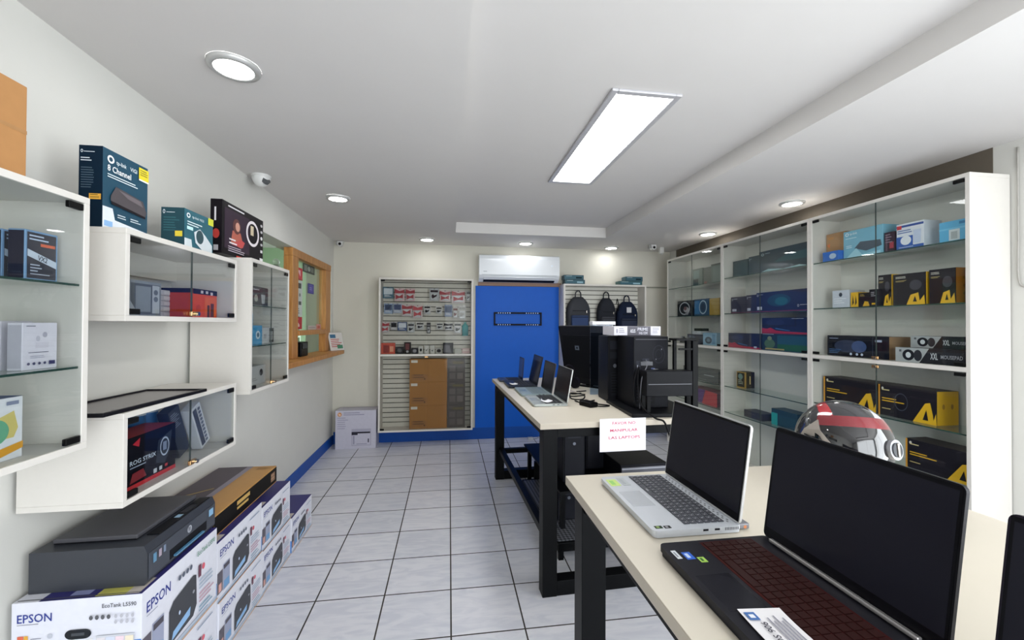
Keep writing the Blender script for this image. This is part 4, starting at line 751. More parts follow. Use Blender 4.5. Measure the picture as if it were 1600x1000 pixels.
poster('paper_notice', 'tall white notice with small black pictures on the service window', 3.88, 4.09, 1.43, 1.750, 'C6CEC8', [('r', .12, .78, .4, .93, '4A504C'), ('r', .5, .78, .85, .93, '4A504C'), ('e', .25, .6, .1, .05, '8A908C'), ('e', .68, .6, .1, .05, '7A807C'), ('r', .15, .32, .4, .42, '5A605C'), ('r', .55, .32, .85, .42, '4A504C'), ('l', .15, .2, .85, 3, .06, '7A807C')])
poster('window_sticker', 'dark red square notice low on the service window', 3.88, 4.09, 1.315, 1.425, 'B8303C', [('p', [(.2, .2), (.45, .6), (.7, .35), (.7, .2)], 'E0C0B8'), ('l', .2, .8, .8, 1, .1, 'D87A7A')])
poster('window_sticker', 'small purple square sticker in the middle of the service window', 4.25, 4.42, 1.655, 1.75, '4A4490', [('r', .15, .1, .85, .9, '544EA0'), ('l', .25, .55, .75, 2, .18, '9A96D0')])
poster('paper_notice', 'pale strip sticker just above the middle rail of the service window', 4.26, 4.50, 1.3055, 1.345, 'C8BCB8', [('l', .1, .5, .9, 1, .3, '8A807C')])
poster('paper_notice', 'pink strip sticker beside the pale one above the middle rail', 4.51, 4.66, 1.3055, 1.36, 'D09A90', [('r', .2, .2, .8, .7, 'C0604C')])
t = thing('card_terminal', 'small black card terminal inside the service window slot', 'card terminal', (-1.335, 4.04, WZ0+.0415), 0)
b = MB(); b.box(-.05, .05, -.09, .09, 0, .13, BLACK, .008); b.build('body', t); b = MB(); b.box(.0505, .052, -.06, .06, .07, .12, mat('2E343A', .2)); b.build('display', t)
b = MB()
T = Matrix.Rotation(math.radians(-14), 4, 'X')
b.box(-.10, .10, -.002, .002, 0, .20, mat('D8D4D0', .6), 0, T); b.box(-.10, .10, .0, .09, -.001, .002, mat('C8B8B0', .6))
b.decal(((-.10, -.0025, .0), (1, 0, 0), (0, .242, .970), .2, .2), [('r', .1, .7, .5, .9, '3A6A8C'), ('l', .1, .6, .9, 5, .1, 'B84A44'), ('r', .5, .1, .9, .3, '4A8A6C')])
b.build('leaflet_stand', None, (-1.205, 4.86, WZ0+.0425), math.radians(60), label='leaflet stand with coloured leaflets at the far end of the wooden sill', category='leaflet stand')
b = MB(); b.box(-.02, .02, -.03, .03, 0, .06, mat('4A3A30', .5), .008); b.cyl((0, 0, .06), .018, .03, mat('2A2A2C', .4), 16)
b.build('stamp', None, (-1.24, 3.42, WZ0+.0425), label='small dark hand stamp on the near end of the wooden sill', category='stamp')
b = MB(); n = 20
b.cyl((0, 0, 0), .008, .06, mat('8A8A84', .4), 12); b.cyl((0, 0, .06), .04, .012, mat('8A8A84', .4), 20)
for j in range(6):
    a0, a1 = math.pi*j/6-math.pi/2, math.pi*(j+1)/6-math.pi/2
    b.cyl((0, 0, .112+.04*math.sin(a0)), .04*math.cos(a0)+.0001, .04*(math.sin(a1)-math.sin(a0)), mat('DCE8DC', .2), n, r1=.04*math.cos(a1)+.0001)
b.build('small_globe', None, (-1.9, 5.0, 1.93), label='small white ball lamp seen in the green room behind the window', category='lamp')
b = MB(); b.box(-.15, .15, -.4, .4, 1.90, 1.929, mat('B0C4AC', .6), .002); b.box(-.14, .14, -.38, -.35, 0, 1.90, mat('B0C4AC', .6)); b.box(-.14, .14, .35, .38, 0, 1.90, mat('B0C4AC', .6))
for zz in (.4, .8, 1.2): b.box(-.14, .14, -.35, .35, zz, zz+.02, mat('B0C4AC', .6))
b.build('green_shelf', None, (-1.9, 5.0, 0), label='pale green shelf unit in the room behind the service window', category='shelf')

# ------------------------------------------------------------------ tables
BEIGE = mat('D3CBBB', .35, 0, .02, 30, .015); BEDGE = mat('B5AB9B', .45, 0, .02, 30, .03)
def table(label, loc, rz, w, L, top, leg=.075, extra=False):
    t = thing('work_table', label, 'table', loc, rz); b = MB()
    b.box(0, w, 0, L, top-.028, top-.001, BEDGE, .002); b.box(.001, w-.001, .001, L-.001, top-.0012, top, BEIGE); b.build('table_top', t)
    zt = top-.0285
    for x in (.022, w-.022-leg):
        for y in (.03, L-.03-leg):
            b = MB(); b.box(x, x+leg, y, y+leg, 0, zt, BLACKM, .002); b.build('leg', t)
    for y in (.03, L-.03-leg):
        b = MB(); b.box(.022+leg, w-.022-leg, y+.002, y+leg-.002, .001, leg, BLACKM, .002); b.build('foot_bar', t)
        b = MB(); b.box(.022+leg, w-.022-leg, y+.002, y+leg-.002, zt-.05, zt-.0005, BLACKM, .002); b.build('top_bar', t)
    for x in (.03, w-.03-.05):
        b = MB(); b.box(x, x+.05, .03+leg, L-.03-leg, zt-.05, zt-.0005, BLACKM, .002); b.build('side_rail', t)
    if extra:
        b = MB(); b.box(.05, .09, .03+leg, L-.03-leg, .24, .28, BLACKM, .002); b.box(w-.09, w-.05, .03+leg, L-.03-leg, .24, .28, BLACKM, .002)
        b.box(.09, w-.09, L-.03-leg-.045, L-.03-leg-.005, .24, .28, BLACKM, .002); b.build('stretcher_frame', t)
        b = MB(); b.box(.30, .345, 1.34, 1.385, 0, .24, BLACKM, .002); b.build('shelf_post', t)
        b = MB(); b.box(.20, w-.10, .36, 1.33, .098, .102, plate_mat()); b.box(.195, w-.095, .335, .365, .05, .10, BLACKM, .002); b.box(.195, w-.095, 1.33, 1.36, .0, .10, BLACKM); b.box(.195, .225, .335, 1.33, .05, .097, BLACKM); b.box(.2, .23, .34, .365, 0, .05, BLACKM); b.box(w-.13, w-.10, .34, .365, 0, .05, BLACKM)
        b.build('lower_shelf', t)
        b = MB(); b.box(.24, w-.05, .45, 1.5, .335, .35, BLACKM, .002)
        for x in (.26, w-.09):
            for y in (.5, 1.42): b.box(x, x+.03, y, y+.03, .102 if y < 1.2 else 0, .335, BLACKM)
        b.build('upper_shelf', t)
    return t
TB_Z, TA_Z = .875, .880
table('farther beige-topped work table with black steel legs, computers standing on it', (.448, 2.045, 0), math.radians(2.0), 1.0, 1.76, TB_Z, extra=True)
table('nearer beige-topped work table at the lower right, two big open laptops on it', (.374, -.06, 0), 0, 1.0, 1.387, TA_Z)

# ------------------------------------------------------------------ laptops (screen side towards the left of the room)
def rrect(x0, x1, y0, y1, r, k=5):
    P = []
    for cx, cy_, a0 in ((x1-r, y1-r, 0), (x0+r, y1-r, 90), (x0+r, y0+r, 180), (x1-r, y0+r, 270)):
        for i in range(k+1): a = math.radians(a0+90*i/k); P.append((cx+r*math.cos(a), cy_+r*math.sin(a)))
    return P
def laptop(label, x0, y0, z, d, w, h, base, lidc, lh, tilt, keyc, platec=None, rear=0, rows=5, cols=17, kx=(.36, .88), ky=(.05, .95), stickers=(), strip=None, rz=0, screen='202028', pad=True, bez='101014', blank=False, vents=False):
    t = thing('laptop', label, 'laptop', (x0+d/2, y0+w/2, z), rz)
    bm_ = mat(base, .38, .3, .02, 200, .03); b = MB(); X0, Y0 = -d/2, -w/2
    b.prism(rrect(X0+.003, d/2, Y0+.003, w/2-.003, .012), .002, h*.5, mat(base, .5, .2), smooth=False); b.prism(rrect(X0, d/2, Y0, w/2, .014), h*.5, h, bm_)
    for q in (-.8, .8): b.box(X0+.02, X0+.035, Y0*-q-.02, Y0*-q+.02, 0, .002, BLACK)
    # side ports
    for px_ in (.55, .68): b.box(X0+d*px_, X0+d*px_+.013, Y0-.0004, Y0+.002, h*.62, h*.86, mat('1A1A1E', .4))
    for i in range(9): b.box(X0+d*.80+i*.004, X0+d*.80+i*.004+.0018, Y0-.0004, Y0+.002, h*.55, h*.9, mat('3A3A40', .4))
    b.build('base', t)
    if rear:
        b = MB(); b.box(d/2-.002, d/2+rear, Y0+.012, w/2-.012, .003, h*.85, mat('77777C', .45, .3), .003); b.cyl((d/2+rear-.012, Y0+.0118, h*.45), .004, .002, mat('C07A50', .4, .5), 12, axis='Y'); b.build('rear_vent_block', t, label='darker grey rear vent block')
    kx0, kx1, ky0, ky1 = X0+d*kx[0], X0+d*kx[1], Y0+w*ky[0], Y0+w*ky[1]; b = MB()
    if platec: b.box(kx0-.004, kx1+.004, ky0-.004, ky1+.004, h+.0001, h+.0006, mat(platec, .6))
    kw, kd = (ky1-ky0)/cols, (kx1-kx0)/rows; km = mat(keyc, .5); n_ = 0
    for r in range(rows):
        c = 0
        while c < cols:
            wd = 1
            if r == 0 and 4 <= c < 9: wd = 5
            elif c == cols-1 and r % 2: wd = 1
            wd = min(wd, cols-c)
            ya = ky1-(c+wd)*kw; b.box(kx0+r*kd+.0013, kx0+(r+1)*kd-.0013, ya+.0011, ya+wd*kw-.0011, h+.0007, h+.0022, km, .0)
            if not blank: b.box(kx0+r*kd+kd*.45, kx0+r*kd+kd*.62, ya+wd*kw*.4, ya+wd*kw*.58, h+.00225, h+.0023, mat('B8B8BE' if not platec or platec[0] != '3' else 'C04034', .5))
            c += wd
    b.build('keyboard', t)
    if pad: b = MB(); b.box(X0+.012, kx0-.014, Y0+w*.38, Y0+w*.66, h+.0001, h+.0004, mat(base, .25, .2)); b.build('touchpad', t)
    if vents:
        b = MB()
        for i in range(34): b.box(kx1+.006+(i % 2)*.006, kx1+.010+(i % 2)*.006, Y0+.02+i*(w-.04)/34, Y0+.026+i*(w-.04)/34, h+.0001, h+.0004, mat('6A6C72', .4))
        b.build('vent_grille', t)
    for (sx, sy_, sw, sh, c, l_) in stickers:
        b = MB(); b.box(X0+sx, X0+sx+sw, Y0+sy_, Y0+sy_+sh, h+.0001, h+.0005, mat(c[0], .3)); b.box(X0+sx+sw*.2, X0+sx+sw*.6, Y0+sy_+sh*.2, Y0+sy_+sh*.8, h+.0005, h+.0007, mat(c[1], .3)); b.build('sticker', t, label=l_)
    l = bpy.data.objects.new('lid', None)
    b = MB(); b.prism([(y_, z_) for y_, z_ in rrect(Y0, w/2, 0, lh, .010)], -.003, .003, mat(lidc, .35, .4), T=Matrix(((0, 0, 1, 0), (1, 0, 0, 0), (0, 1, 0, 0), (0, 0, 0, 1))))
    l = b.build('lid', t, (d/2-.006, 0, h+.002)); l.rotation_euler = (0, math.radians(tilt), 0)
    b = MB(); b.box(-.0038, -.0031, Y0+.003, w/2-.003, .004, lh-.003, mat(bez, .25)); b.build('bezel', l)
    b = MB(); b.box(-.0042, -.0039, Y0+.007, w/2-.007, .022, lh-.009, mat(screen, .18, 0, 0, 40, 0)); b.build('screen', l, label='switched-off dark screen')
    if strip: b = MB(); b.box(-.016, -.006, Y0+.03, w/2-.03, -.001, .006, mat(strip, .25, .7), .002); b.build('hinge_strip', l, label='bright metal hinge strip')
    return t
laptop('open silver laptop with dark keys on the nearer table', .462, .905, TA_Z, .222, .345, .019, 'C4C8CE', 'C4C4C4', .232, 8, '3C3E46', rear=.028, rows=6, cols=19, kx=(.39, .86), ky=(.06, .97), vents=True,
       stickers=[(.012, .012, .018, .012, ('2A3A2A', '8AA45C'), 'small dark and green sticker'), (.034, .010, .016, .012, ('2A2A2A', '9A9AA0'), 'small black sticker'), (.008, .27, .03, .05, ('C8E07A', '8CCB5C'), 'yellow green sticker'), (.045, .27, .022, .06, ('B4BABC', 'A4AAB0'), 'pale grey sticker')])
laptop('large black gaming laptop with dark red keys, nearest in the photo', .444, .498, TA_Z, .258, .352, .022, '24242A', '1C1C20', .240, 8, '2E1716', platec='3A100F', blank=True, rows=6, cols=19, kx=(.36, .80), ky=(.04, .96), strip='B8B4B4',
       stickers=[(.028, .285, .018, .026, ('2A62C8', 'C8D8F0'), 'blue and white sticker'), (.05, .272, .014, .018, ('A8D05C', '3A6A2C'), 'green sticker'), (.01, .29, .010, .03, ('D8DCE0', '8A9098'), 'silver sticker')])
laptop('dark laptop lid cut off by the right photo edge', .408, .075, TA_Z, .262, .358, .021, '26262C', '2A2630', .236, 8, '1C1C22')
laptop('nearest small laptop on the farther table, silver rim, white tag on its keys', .500, 2.47, TB_Z, .212, .325, .016, 'A8AEAC', 'B0B2B0', .205, 10, '2A2C2C', rows=5, cols=15)
laptop('second small laptop on the farther table, pale grey keyboard deck', .490, 2.835, TB_Z, .215, .325, .016, '8FA0A4', '3A3C42', .205, 9, '6C7C82', rows=5, cols=15)
laptop('third small laptop on the farther table, black with a white tag', .455, 3.20, TB_Z, .225, .33, .017, '2C3036', '26282E', .225, 12, '202226', rows=5, cols=15)
laptop('farthest laptop on the farther table, dark blue slim lid', .43, 3.56, TB_Z, .20, .21, .014, '3A3E46', '1F2E5A', .185, 4, '202226', rows=5, cols=12, screen='17264E')

def sheet(name, label, cat, pts, items=None, m='E4E2E4', curl=.006):
    # a paper sheet with four corners (near-left, near-right, far-right, far-left), a gentle curl
    A, B, C_, D = (Vector(p) for p in pts); n = 8; vs = []; 
    for j in range(n+1):
        for i in range(n+1):
            u, v = i/n, j/n; p = (A*(1-u)+B*u)*(1-v)+(D*(1-u)+C_*u)*v; p = p+Vector((0, 0, curl*((2*u-1)**2)*(1-v*.3))); vs.append(p)
    c = sum((Vector(p) for p in pts), Vector())/4; c.z = min(p[2] for p in pts)
    b = MB(); b.add([v-c for v in vs]+[v-c-Vector((0, 0, .0004)) for v in vs], [(j*(n+1)+i, j*(n+1)+i+1, (j+1)*(n+1)+i+1, (j+1)*(n+1)+i) for j in range(n) for i in range(n)]+[((n+1)**2+j*(n+1)+i, (n+1)**2+(j+1)*(n+1)+i, (n+1)**2+(j+1)*(n+1)+i+1, (n+1)**2+j*(n+1)+i+1) for j in range(n) for i in range(n)], mat(m, .6, 0, 0, 40, .01), True)
    if items:
        b.decal((A-c+Vector((0, 0, .001+curl*.15)), (B-A), (D-A), (B-A).length, (D-A).length), items, .0008, .0002)
    return b.build(name, None, c, label=label, category=cat)
zp = TA_Z+.0255
sheet('price_sheet', 'white printed price sheet lying on the black gaming laptop', 'paper', [(.532, .532, zp), (.536, .622, zp), (.466, .630, zp), (.462, .540, zp)],
      [('r', .70, .70, .90, .94, '3A68A8'), ('r', .75, .76, .84, .88, 'E4E8F0'), ('l', .06, .50, .92, 5, .085, '8A8A98'), ('t', 'POS 906', .04, .64, .15, '3A3A46', .60)], curl=.002)
sheet('price_tag', 'small white tag on the keys of the nearest small laptop, farther table', 'price tag', [(.555, 2.515, TB_Z+.0195), (.625, 2.50, TB_Z+.0195), (.61, 2.57, TB_Z+.0195), (.57, 2.58, TB_Z+.0195)], None, 'F0F0F4', .012)
sheet('price_tag', 'small white tag on the third black laptop of the farther table', 'price tag', [(.475, 3.26, TB_Z+.0205), (.535, 3.26, TB_Z+.0205), (.525, 3.34, TB_Z+.0205), (.475, 3.34, TB_Z+.0205)], None, 'F0F0F4', .006)

# notice taped to the table edge
b = MB(); b.box(-.124, .124, -.0006, .0006, 0, .165, PAPER)
T_ = [('t', 'FAVOR NO', .27, .82, .085, 'C43258', .50), ('t', 'MANIPULAR', .22, .60, .085, 'C43258', .60), ('t', 'LAS LAPTOPS', .19, .38, .085, 'C43258', .68)]
b.decal(((-.124, -.0006, 0), (1, 0, 0), (0, 0, 1), .248, .165), T_)
b.build('paper_sign', None, (.875, 2.040, .728), math.radians(1.5), label='white paper sign with red capital letters taped to the farther table edge', category='sign')

# ------------------------------------------------------------------ computers on the farther table
t = thing('monitor', 'large black monitor seen from behind at the far end of the farther table', 'monitor', (1.09, 3.20, TB_Z), math.radians(-55))
b = MB(); T = Matrix.Translation((0, 0, .02)) @ Matrix.Rotation(math.radians(12), 4, 'X')
b.box(-.235, .235, 0, .03, .0, .47, mat('1B1C22', .35, 0, .02, 80, .1), .004, T); b.box(-.20, .20, -.012, .002, .05, .40, mat('15161B', .5), .004, T); b.build('panel', t)
b = MB(); b.box(-.225, .225, .0301, .0312, .02, .46, mat('0C0D10', .15), 0, T); b.build('screen', t)
b = MB(); b.decal((tuple(T @ Vector((-.2, -.0125, .05))), (1, 0, 0), (0, -.208, .978), .4, .35), [('r', .30, .66, .40, .76, '5A6474'), ('r', .33, .69, .37, .73, '1B1C22')]); b.build('badge', t)
b = MB(); b.box(-.10, .10, -.015, .08, 0, .012, BLACKM, .003); b.box(-.03, .03, .0, .02, .012, .08, BLACKM, .002); b.build('foot', t)
b = MB(); b.box(-.045, .045, -.10, .10, 0, .42, mat('14151A', .4, 0, .02, 80, .1), .004)
b.decal(((-.045, -.10, 0), (1, 0, 0), (0, 0, 1), .09, .42), [('r', .15, .80, .85, .93, '24262E'), ('r', .15, .66, .85, .76, '202228'), ('e', .5, .55, .12, .03, '5A5E68'), ('r', .2, .10, .8, .45, '1E2026'), ('l', .25, .42, .7, 8, .04, '0A0A0C')])
t = thing('slim_computer_tower', 'slim black computer tower left of the bigger one, under the white long box', 'computer', (1.05, 2.665, TB_Z), math.radians(-3))
b.build('case', t); b = MB(); b.box(-.046, .046, .09, .101, .01, .41, mat('24262C', .5)); b.build('back_plate', t)
t = thing('computer_tower', 'big black computer tower seen from the back, many ports and cables', 'computer', (1.130, 2.38, TB_Z+.022), math.radians(-3))
b = MB(); b.box(-.09, .115, -.12, .15, 0, .405, mat('131419', .42, 0, .03, 90, .12), .004)
b.decal(((-.09, -.12, 0), (1, 0, 0), (0, 0, 1), .205, .405), [('r', .04, .03, .96, .97, '17181E'), ('r', .08, .50, .20, .66, '2A2C34'), ('r', .25, .62, .46, .655, '3A3C46'), ('r', .25, .66, .44, .69, '2C2E38'), ('o', .72, .75, .18, .13, .12, '24262E'), ('o', .72, .75, .10, .07, .15, '24262E'), ('e', .80, .82, .012, .01, '6A6C78'), ('e', .64, .68, .012, .01, '6A6C78'),
       ('r', .10, .56, .12, .60, '8A8C98'), ('r', .50, .50, .60, .56, '2C3C6A'), ('r', .50, .42, .60, .46, '343644'), ('r', .06, .06, .60, .34, '0C0D10'), ('l', .08, .32, .55, 6, .045, '24252C'), ('e', .55, .40, .05, .05, '3A3C46'), ('r', .05, .955, .95, .962, '4A4A50')])
b.build('case', t)
b = MB(); b.box(-.05, .02, -.125, -.1205, .24, .262, mat('3A3C44', .4)); b.cyl((.035, -.13, .17), .014, .05, mat('B8BAC0', .4), 16); b.build('ports', t, label='grey metal ports and white plug')
b = MB(); b.box(-.14, .25, -.26, .18, 0, .021, mat('101114', .4), .003); b.build('black_platform', None, (1.115, 2.37, TB_Z), math.radians(-3), label='low black slab under the big computer tower and black rack', category='platform')
carton('motherboard_box', 'long white and grey box lying on top of the two black computer towers', 0.985, 1.285, 2.43, 2.62, 1.3035, 1.358, 'D8D6E0', {'F': [('r', .28, 0, .78, 1, '55535E'), ('t', 'ASUS', .34, .30, .38, 'E8E8F0', .11), ('t', 'PRIME', .50, .52, .34, 'D4D4E0', .22), ('t', 'H610M', .53, .10, .32, 'D4D4E0', .18), ('e', .06, .5, .02, .25, '9A98A8'), ('l', .10, .72, .24, 3, .2, '8A8898'), ('l', .82, .8, .97, 4, .18, '9A98A8')]})
t = thing('metal_rack', 'open black metal rack with a wide flat panel in front of the computer tower', 'rack', (1.20, 2.178, TB_Z+.0215), math.radians(-2))
for x0, x1, h in ((-.145, -.125, .30), (.115, .145, .385)):
    for y0 in (-.045, .022):
        b = MB(); b.box(x0, x1, y0, y0+.022, 0, h if x0 > 0 else .085, BLACKM, .001); b.build('post', t)
b = MB(); b.box(.02, .145, -.045, .044, .386, .398, BLACKM, .002); b.box(.02, .035, -.02, .0, .225, .386, BLACKM, .001); b.box(.0355, .1145, -.045, -.035, .335, .345, BLACKM, .001); b.build('top_plate', t)
b = MB(); b.box(-.15, .113, -.048, .044, .086, .222, mat('101115', .4), .003); b.box(-.14, .105, -.0495, -.0485, .150, .153, mat('5A5C64', .3)); b.build('wide_panel', t)
# white shelf on a clear stand
t = thing('acrylic_stand', 'clear stand with a white top strip between the monitor and towers', 'stand', (1.075, 2.87, TB_Z))
b = MB(); b.box(-.09, .075, -.01, .0, 0, .49, glass_mat('bluish_acrylic', (.70, .80, .92, 1), .05)); b.box(.068, .075, -.012, .002, 0, .49, mat('B8C0C8', .3)); b.build('clear_panel', t)
b = MB(); b.box(-.09, .08, -.05, .02, .491, .515, mat('DCDCE2', .4), .003); b.build('top_strip', t)
# cables
def cable(label, pts, r=.004, c='111114', **k):
    p0 = Vector(pts[0]); b = MB(); b.tube([Vector(p)-p0 for p in pts], r, mat(c, .45)); return b.build('cable', None, p0, label=label, category='cable', **k)
z = TB_Z+.005
cable('long black cable from the tower back down over the table edge', [(1.06, 2.25, 1.13), (1.035, 2.21, 1.05), (1.02, 2.14, .94), (1.06, 2.065, .885), (1.092, 2.030, .872), (1.12, 2.020, .80), (1.20, 2.10, .74), (1.28, 2.20, .70)], .005)
cable('black cable bundle strand hanging left on the tower back', [(1.05, 2.25, 1.12), (1.02, 2.225, 1.05), (1.01, 2.21, .98), (1.02, 2.205, .92), (1.04, 2.225, .905)], .004)
cable('grey cable strand curling in the middle of the tower back', [(1.10, 2.25, 1.17), (1.09, 2.215, 1.14), (1.05, 2.19, 1.08), (1.035, 2.18, 1.0), (1.04, 2.20, .905)], .003, '55555C')
cable('thin black cable looping at the foot of the slim tower', [(.93, 2.62, z), (.88, 2.57, z), (.90, 2.50, z), (.96, 2.44, z), (.90, 2.42, z), (.83, 2.50, z), (.80, 2.62, z)], .004)
cable('thin black cable tangled behind the nearest small laptop', [(.79, 2.9, z), (.83, 2.78, z), (.90, 2.74, z+.01), (.86, 2.66, z), (.80, 2.70, z), (.84, 2.84, z+.012), (.94, 2.84, z)], .004)
cable('black cable running from the monitor foot towards the laptops', [(1.0, 3.0, z), (.92, 2.98, z), (.86, 3.05, z), (.82, 2.96, z), (.86, 2.88, z), (.93, 2.90, z)], .004)
cable('pale grey cable loop behind the small laptops', [(.79, 3.05, z), (.82, 2.95, z+.01), (.90, 2.93, z+.008), (.84, 3.02, z), (.80, 3.10, z)], .005, 'B8B0B0')
b = MB(); b.box(-.03, .03, -.055, .055, 0, .03, BLACK, .006); b.build('power_adapter', None, (.835, 2.46, TB_Z), math.radians(20), label='small black power adapter on the table right of the nearest small laptop', category='power adapter')
t = thing('headphones', 'black headphones standing behind the small laptops, below the monitor', 'headphones', (.90, 3.12, TB_Z), math.radians(30))
for s_ in (-1, 1):
    b = MB(); b.cyl((s_*.075-.015, 0, .045), .042, .03, mat('15131A', .5), 24, axis='X'); b.build('ear_cup', t)
b = MB(); b.tube([(.085*math.cos(a), 0, .05+.13*math.sin(a)) for a in [math.pi*i/10 for i in range(11)]], .009, mat('15131A', .5), sub=2); b.build('headband', t)
t = thing('plug_end', 'loose cable plug with an orange tip hanging under the table edge', 'plug', (1.29, 2.215, .672))
b = MB(); b.box(-.012, .012, -.02, .02, 0, .03, BLACK, .004); b.build('body', t)
b = MB(); b.box(-.008, .008, -.03, -.0201, .008, .02, mat('D0603A', .4), .002); b.box(.0125, .03, -.01, .01, .004, .016, mat('7AB0D0', .4), .002); b.build('tip', t, label='orange and light blue connector tips')

# under the farther table
def tower(label, x, y, z_, w, d, h, c='121318'):
    t = thing('computer_tower', label, 'computer', (x, y, z_), math.radians(2)); b = MB(); b.box(-w/2, w/2, -d/2, d/2, 0, h, mat(c, .35, 0, .02, 80, .1), .004); b.build('case', t)
    b = MB(); b.box(-w/2+.01, w/2-.01, -d/2-.006, -d/2-.0005, .01, h-.01, mat('1D1E24', .25), .003); b.build('front_panel', t)
    b = MB(); b.box(-w*.3, w*.3, -d/2-.0075, -d/2-.0065, h*.78, h*.88, mat('30323A', .3)); b.cyl((0, -d/2-.008, h*.68), .01, .0015, mat('6A6E7A', .3, .4), 16, axis='Y'); b.build('drive_bay', t)
tower('black computer tower on the checker plate shelf under the farther table', .765, 2.87, .1025, .17, .42, .215)
tower('black computer tower on the upper shelf below the table, left one', .80, 2.86, .3505, .15, .40, .36)
tower('black computer tower on the upper shelf below the table, right one', 1.02, 3.05, .3505, .14, .36, .38)
t = thing('black_printer', 'flat black device with a grey front on the upper shelf below the farther table', 'printer', (1.25, 2.72, .3505), math.radians(2))
b = MB(); b.box(-.16, .17, -.13, .16, 0, .115, mat('1C1C22', .35, 0, .02, 80, .1), .006); b.build('body', t)
b = MB(); b.box(-.155, .165, -.1345, -.131, .025, .10, mat('55565E', .3, .2), .002); b.box(-.155, .165, -.137, -.1347, .085, .095, mat('A8AAB4', .3)); b.build('front_panel', t, label='grey glossy front')
b = MB(); b.box(-.03, .03, -.02, .02, 0, .03, mat('B8BCC4', .4), .004); b.tube([(.03, 0, .01), (.08, .02, .006), (.12, .10, .005), (.10, .16, .02)], .004, mat('9AA0A8', .4))
b.build('floor_socket', None, (.96, 4.93, 0), label='small white power socket with cable on the floor by the back wall', category='socket')

# ------------------------------------------------------------------ motorcycle helmet
t = thing('motorcycle_helmet', 'glossy grey and red motorcycle helmet with a dark visor behind the black laptop', 'helmet', (1.185, 1.115, TA_Z+.010), 0)
t.rotation_euler = (math.radians(-13), 0, math.radians(-29))
def hs(az, el, k=1.0):   # az 0 = front (-y), positive towards +x
    ca, sa, ce, se = math.cos(az), math.sin(az), math.cos(el), math.sin(el)
    rx, ry, rz_ = .121, (.150 if math.cos(az) > 0 else .160), (.128 if el > 0 else .118)
    chin = 1+.10*max(0, math.cos(az))*max(0, -se)
    return Vector((rx*ce*sa*k, -ry*ce*ca*k*chin, .122+rz_*se*k))
SH = {k: mat(v, .12, .35 if k == 'g' else 0, 0, 40, .05, coat=.8) for k, v in {'g': '38383C', 'r': 'B8202A', 'k': '17171A', 'w': 'C4C8D2', 'd': '2C2C30'}.items()}
NA, NE = 240, 110; b = MB(); vs = []; E0, E1 = math.radians(-58), math.radians(90)
for j in range(NE+1):
    el = E0+(E1-E0)*j/NE
    for i in range(NA): vs.append(hs(2*math.pi*i/NA-math.pi, el))
fb = {}
for j in range(NE):
    for i in range(NA):
        az = math.degrees(2*math.pi*(i+.5)/NA-math.pi); el = math.degrees(E0+(E1-E0)*(j+.5)/NE)
        if abs(az) < 46 and -22 < el < 30: continue
        p = hs(math.radians(az), math.radians(el)); u = p.x/.121
        c = 'g'
        if el > -30 and .30+.12*math.cos(math.radians(az)) < -u < .50+.16*math.cos(math.radians(az)) and (el > 26 or abs(az) > 95): c = 'r'
        elif u > .42 and abs(az) < 110 and el < 58: c = 'w' if (el+az*.3) % 34 > 6 else 'r'  # silver-white flank is a highlight painted into the shell, with red bands
        elif abs(az) > 100 and el < 2: c = 'k' if not (-150 < az < -118) else 'r'
        elif abs(az) < 66 and el <= -22: c = 'd' if abs(az) < 30 else 'g'
        elif 22 < abs(u)*100 < 26 and el > 30: c = 'k'
        elif el > 40 and abs(u) < .2 and az*0+1: c = 'd'
        fb.setdefault(c, []).append((j*NA+i, j*NA+(i+1) % NA, (j+1)*NA+(i+1) % NA, (j+1)*NA+i))
for c, fs in fb.items(): b.add(vs, fs, SH[c], True)
b.build('shell', t)
b = MB(); n = 30; m_ = 12; vs = [hs(math.radians(-51+102*i/n), math.radians(-25+60*j/m_), 1.018) for j in range(m_+1) for i in range(n+1)]+[hs(math.radians(-51+102*i/n), math.radians(-25+60*j/m_), 1.0) for j in range(m_+1) for i in range(n+1)]
o1 = (n+1)*(m_+1)
f1 = [(j*(n+1)+i, j*(n+1)+i+1, (j+1)*(n+1)+i+1, (j+1)*(n+1)+i) for j in range(m_) for i in range(n)]
b.add(vs, [f for f in f1 if f[0] < (m_-3)*(n+1)], mat('0E0E12', .06, 0, 0, 40, 0, coat=1), True); b.add(vs, [f for f in f1 if f[0] >= (m_-3)*(n+1)], mat('7A1420', .15, 0, 0, 40, 0, coat=1), True)
b.add(vs, [tuple(a+o1 for a in f[::-1]) for f in f1], mat('0E0E12', .3), True); b.build('visor', t)
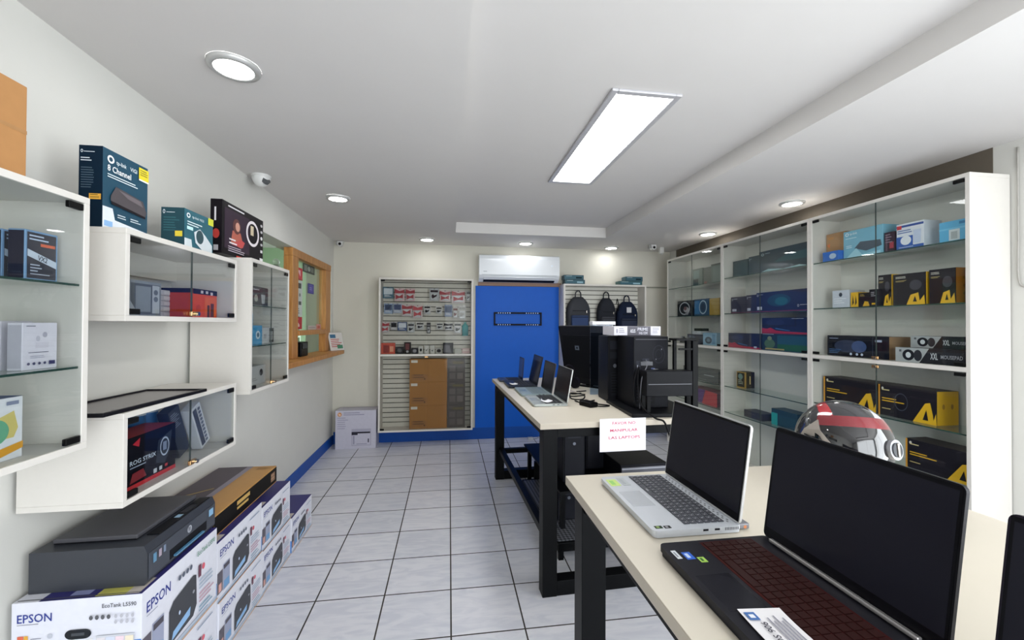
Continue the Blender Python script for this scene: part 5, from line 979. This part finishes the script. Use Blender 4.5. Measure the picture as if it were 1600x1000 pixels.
for s_, nm in ((-1, 'left'), (1, 'right')):
    b = MB()
    if s_ < 0:
        pts = [(-48, 27), (-44, 13), (-30, -6), (-36, -12), (-58, -4), (-72, 6), (-66, 14)]
        top = [hs(math.radians(a), math.radians(e), 1.05) for a, e in pts]; bot = [hs(math.radians(a), math.radians(e), 1.0) for a, e in pts]; k = len(pts)
        b.add(top+bot, [tuple(range(k)), tuple(range(k, 2*k))[::-1]]+[(i, (i+1) % k, k+(i+1) % k, k+i) for i in range(k)], mat('B4ACA4', .3, .5))
        for q in range(3):
            A_ = hs(math.radians(-64+q*3), math.radians(7-q*4), 1.056); B_ = hs(math.radians(-44+q*2), math.radians(-1-q*2.5), 1.056)
            b.tube([A_, (A_+B_)/2*1.0, B_], .0025, BLACK, 6, 2)
        b.build('side_vent', t, label='silver arrow shaped side cover')
    else:
        T = Matrix.Translation(hs(math.radians(40), math.radians(-4), 1.015)) @ Matrix.Rotation(math.radians(40), 4, 'Z') @ Matrix.Rotation(math.radians(90), 4, 'X')
        b.cyl((0, 0, -.004), .027, .014, mat('B8BAC0', .2, .6), 32, T=T); b.cyl((0, 0, .008), .020, .005, mat('3A3C42', .15, .3), 32, T=T); b.box(-.004, .004, -.018, .018, .012, .016, CHROME, .001, T); b.build('visor_pivot', t, label='round chrome pivot cover')
b = MB(); vs = []; R_ = 48
for k_, (kk, el) in enumerate(((1.012, -58), (1.018, -54), (.93, -60), (.93, -54))):
    for i in range(R_): vs.append(hs(2*math.pi*i/R_, math.radians(el), kk))
b.add(vs, [(i, (i+1) % R_, R_+(i+1) % R_, R_+i) for i in range(R_)]+[(2*R_+i, 2*R_+(i+1) % R_, (i+1) % R_, i) for i in range(R_)]+[(R_+i, R_+(i+1) % R_, 3*R_+(i+1) % R_, 3*R_+i) for i in range(R_)], BLACK, True); b.build('neck_trim', t)
# thin conduit by the near end of the tall cabinets
b = MB(); b.tube([(0, 0, .70), (0, 0, .3), (0, 0, .05), (0, -.03, .0), (0, -.12, -.01), (0, -.4, -.01)], .004, mat('A9A6A0', .6)); b.build('wall_conduit', None, (XR-.006, 1.70, 1.56), label='thin pale conduit running down the right wall beside the nearest tall cabinet', category='pipe')
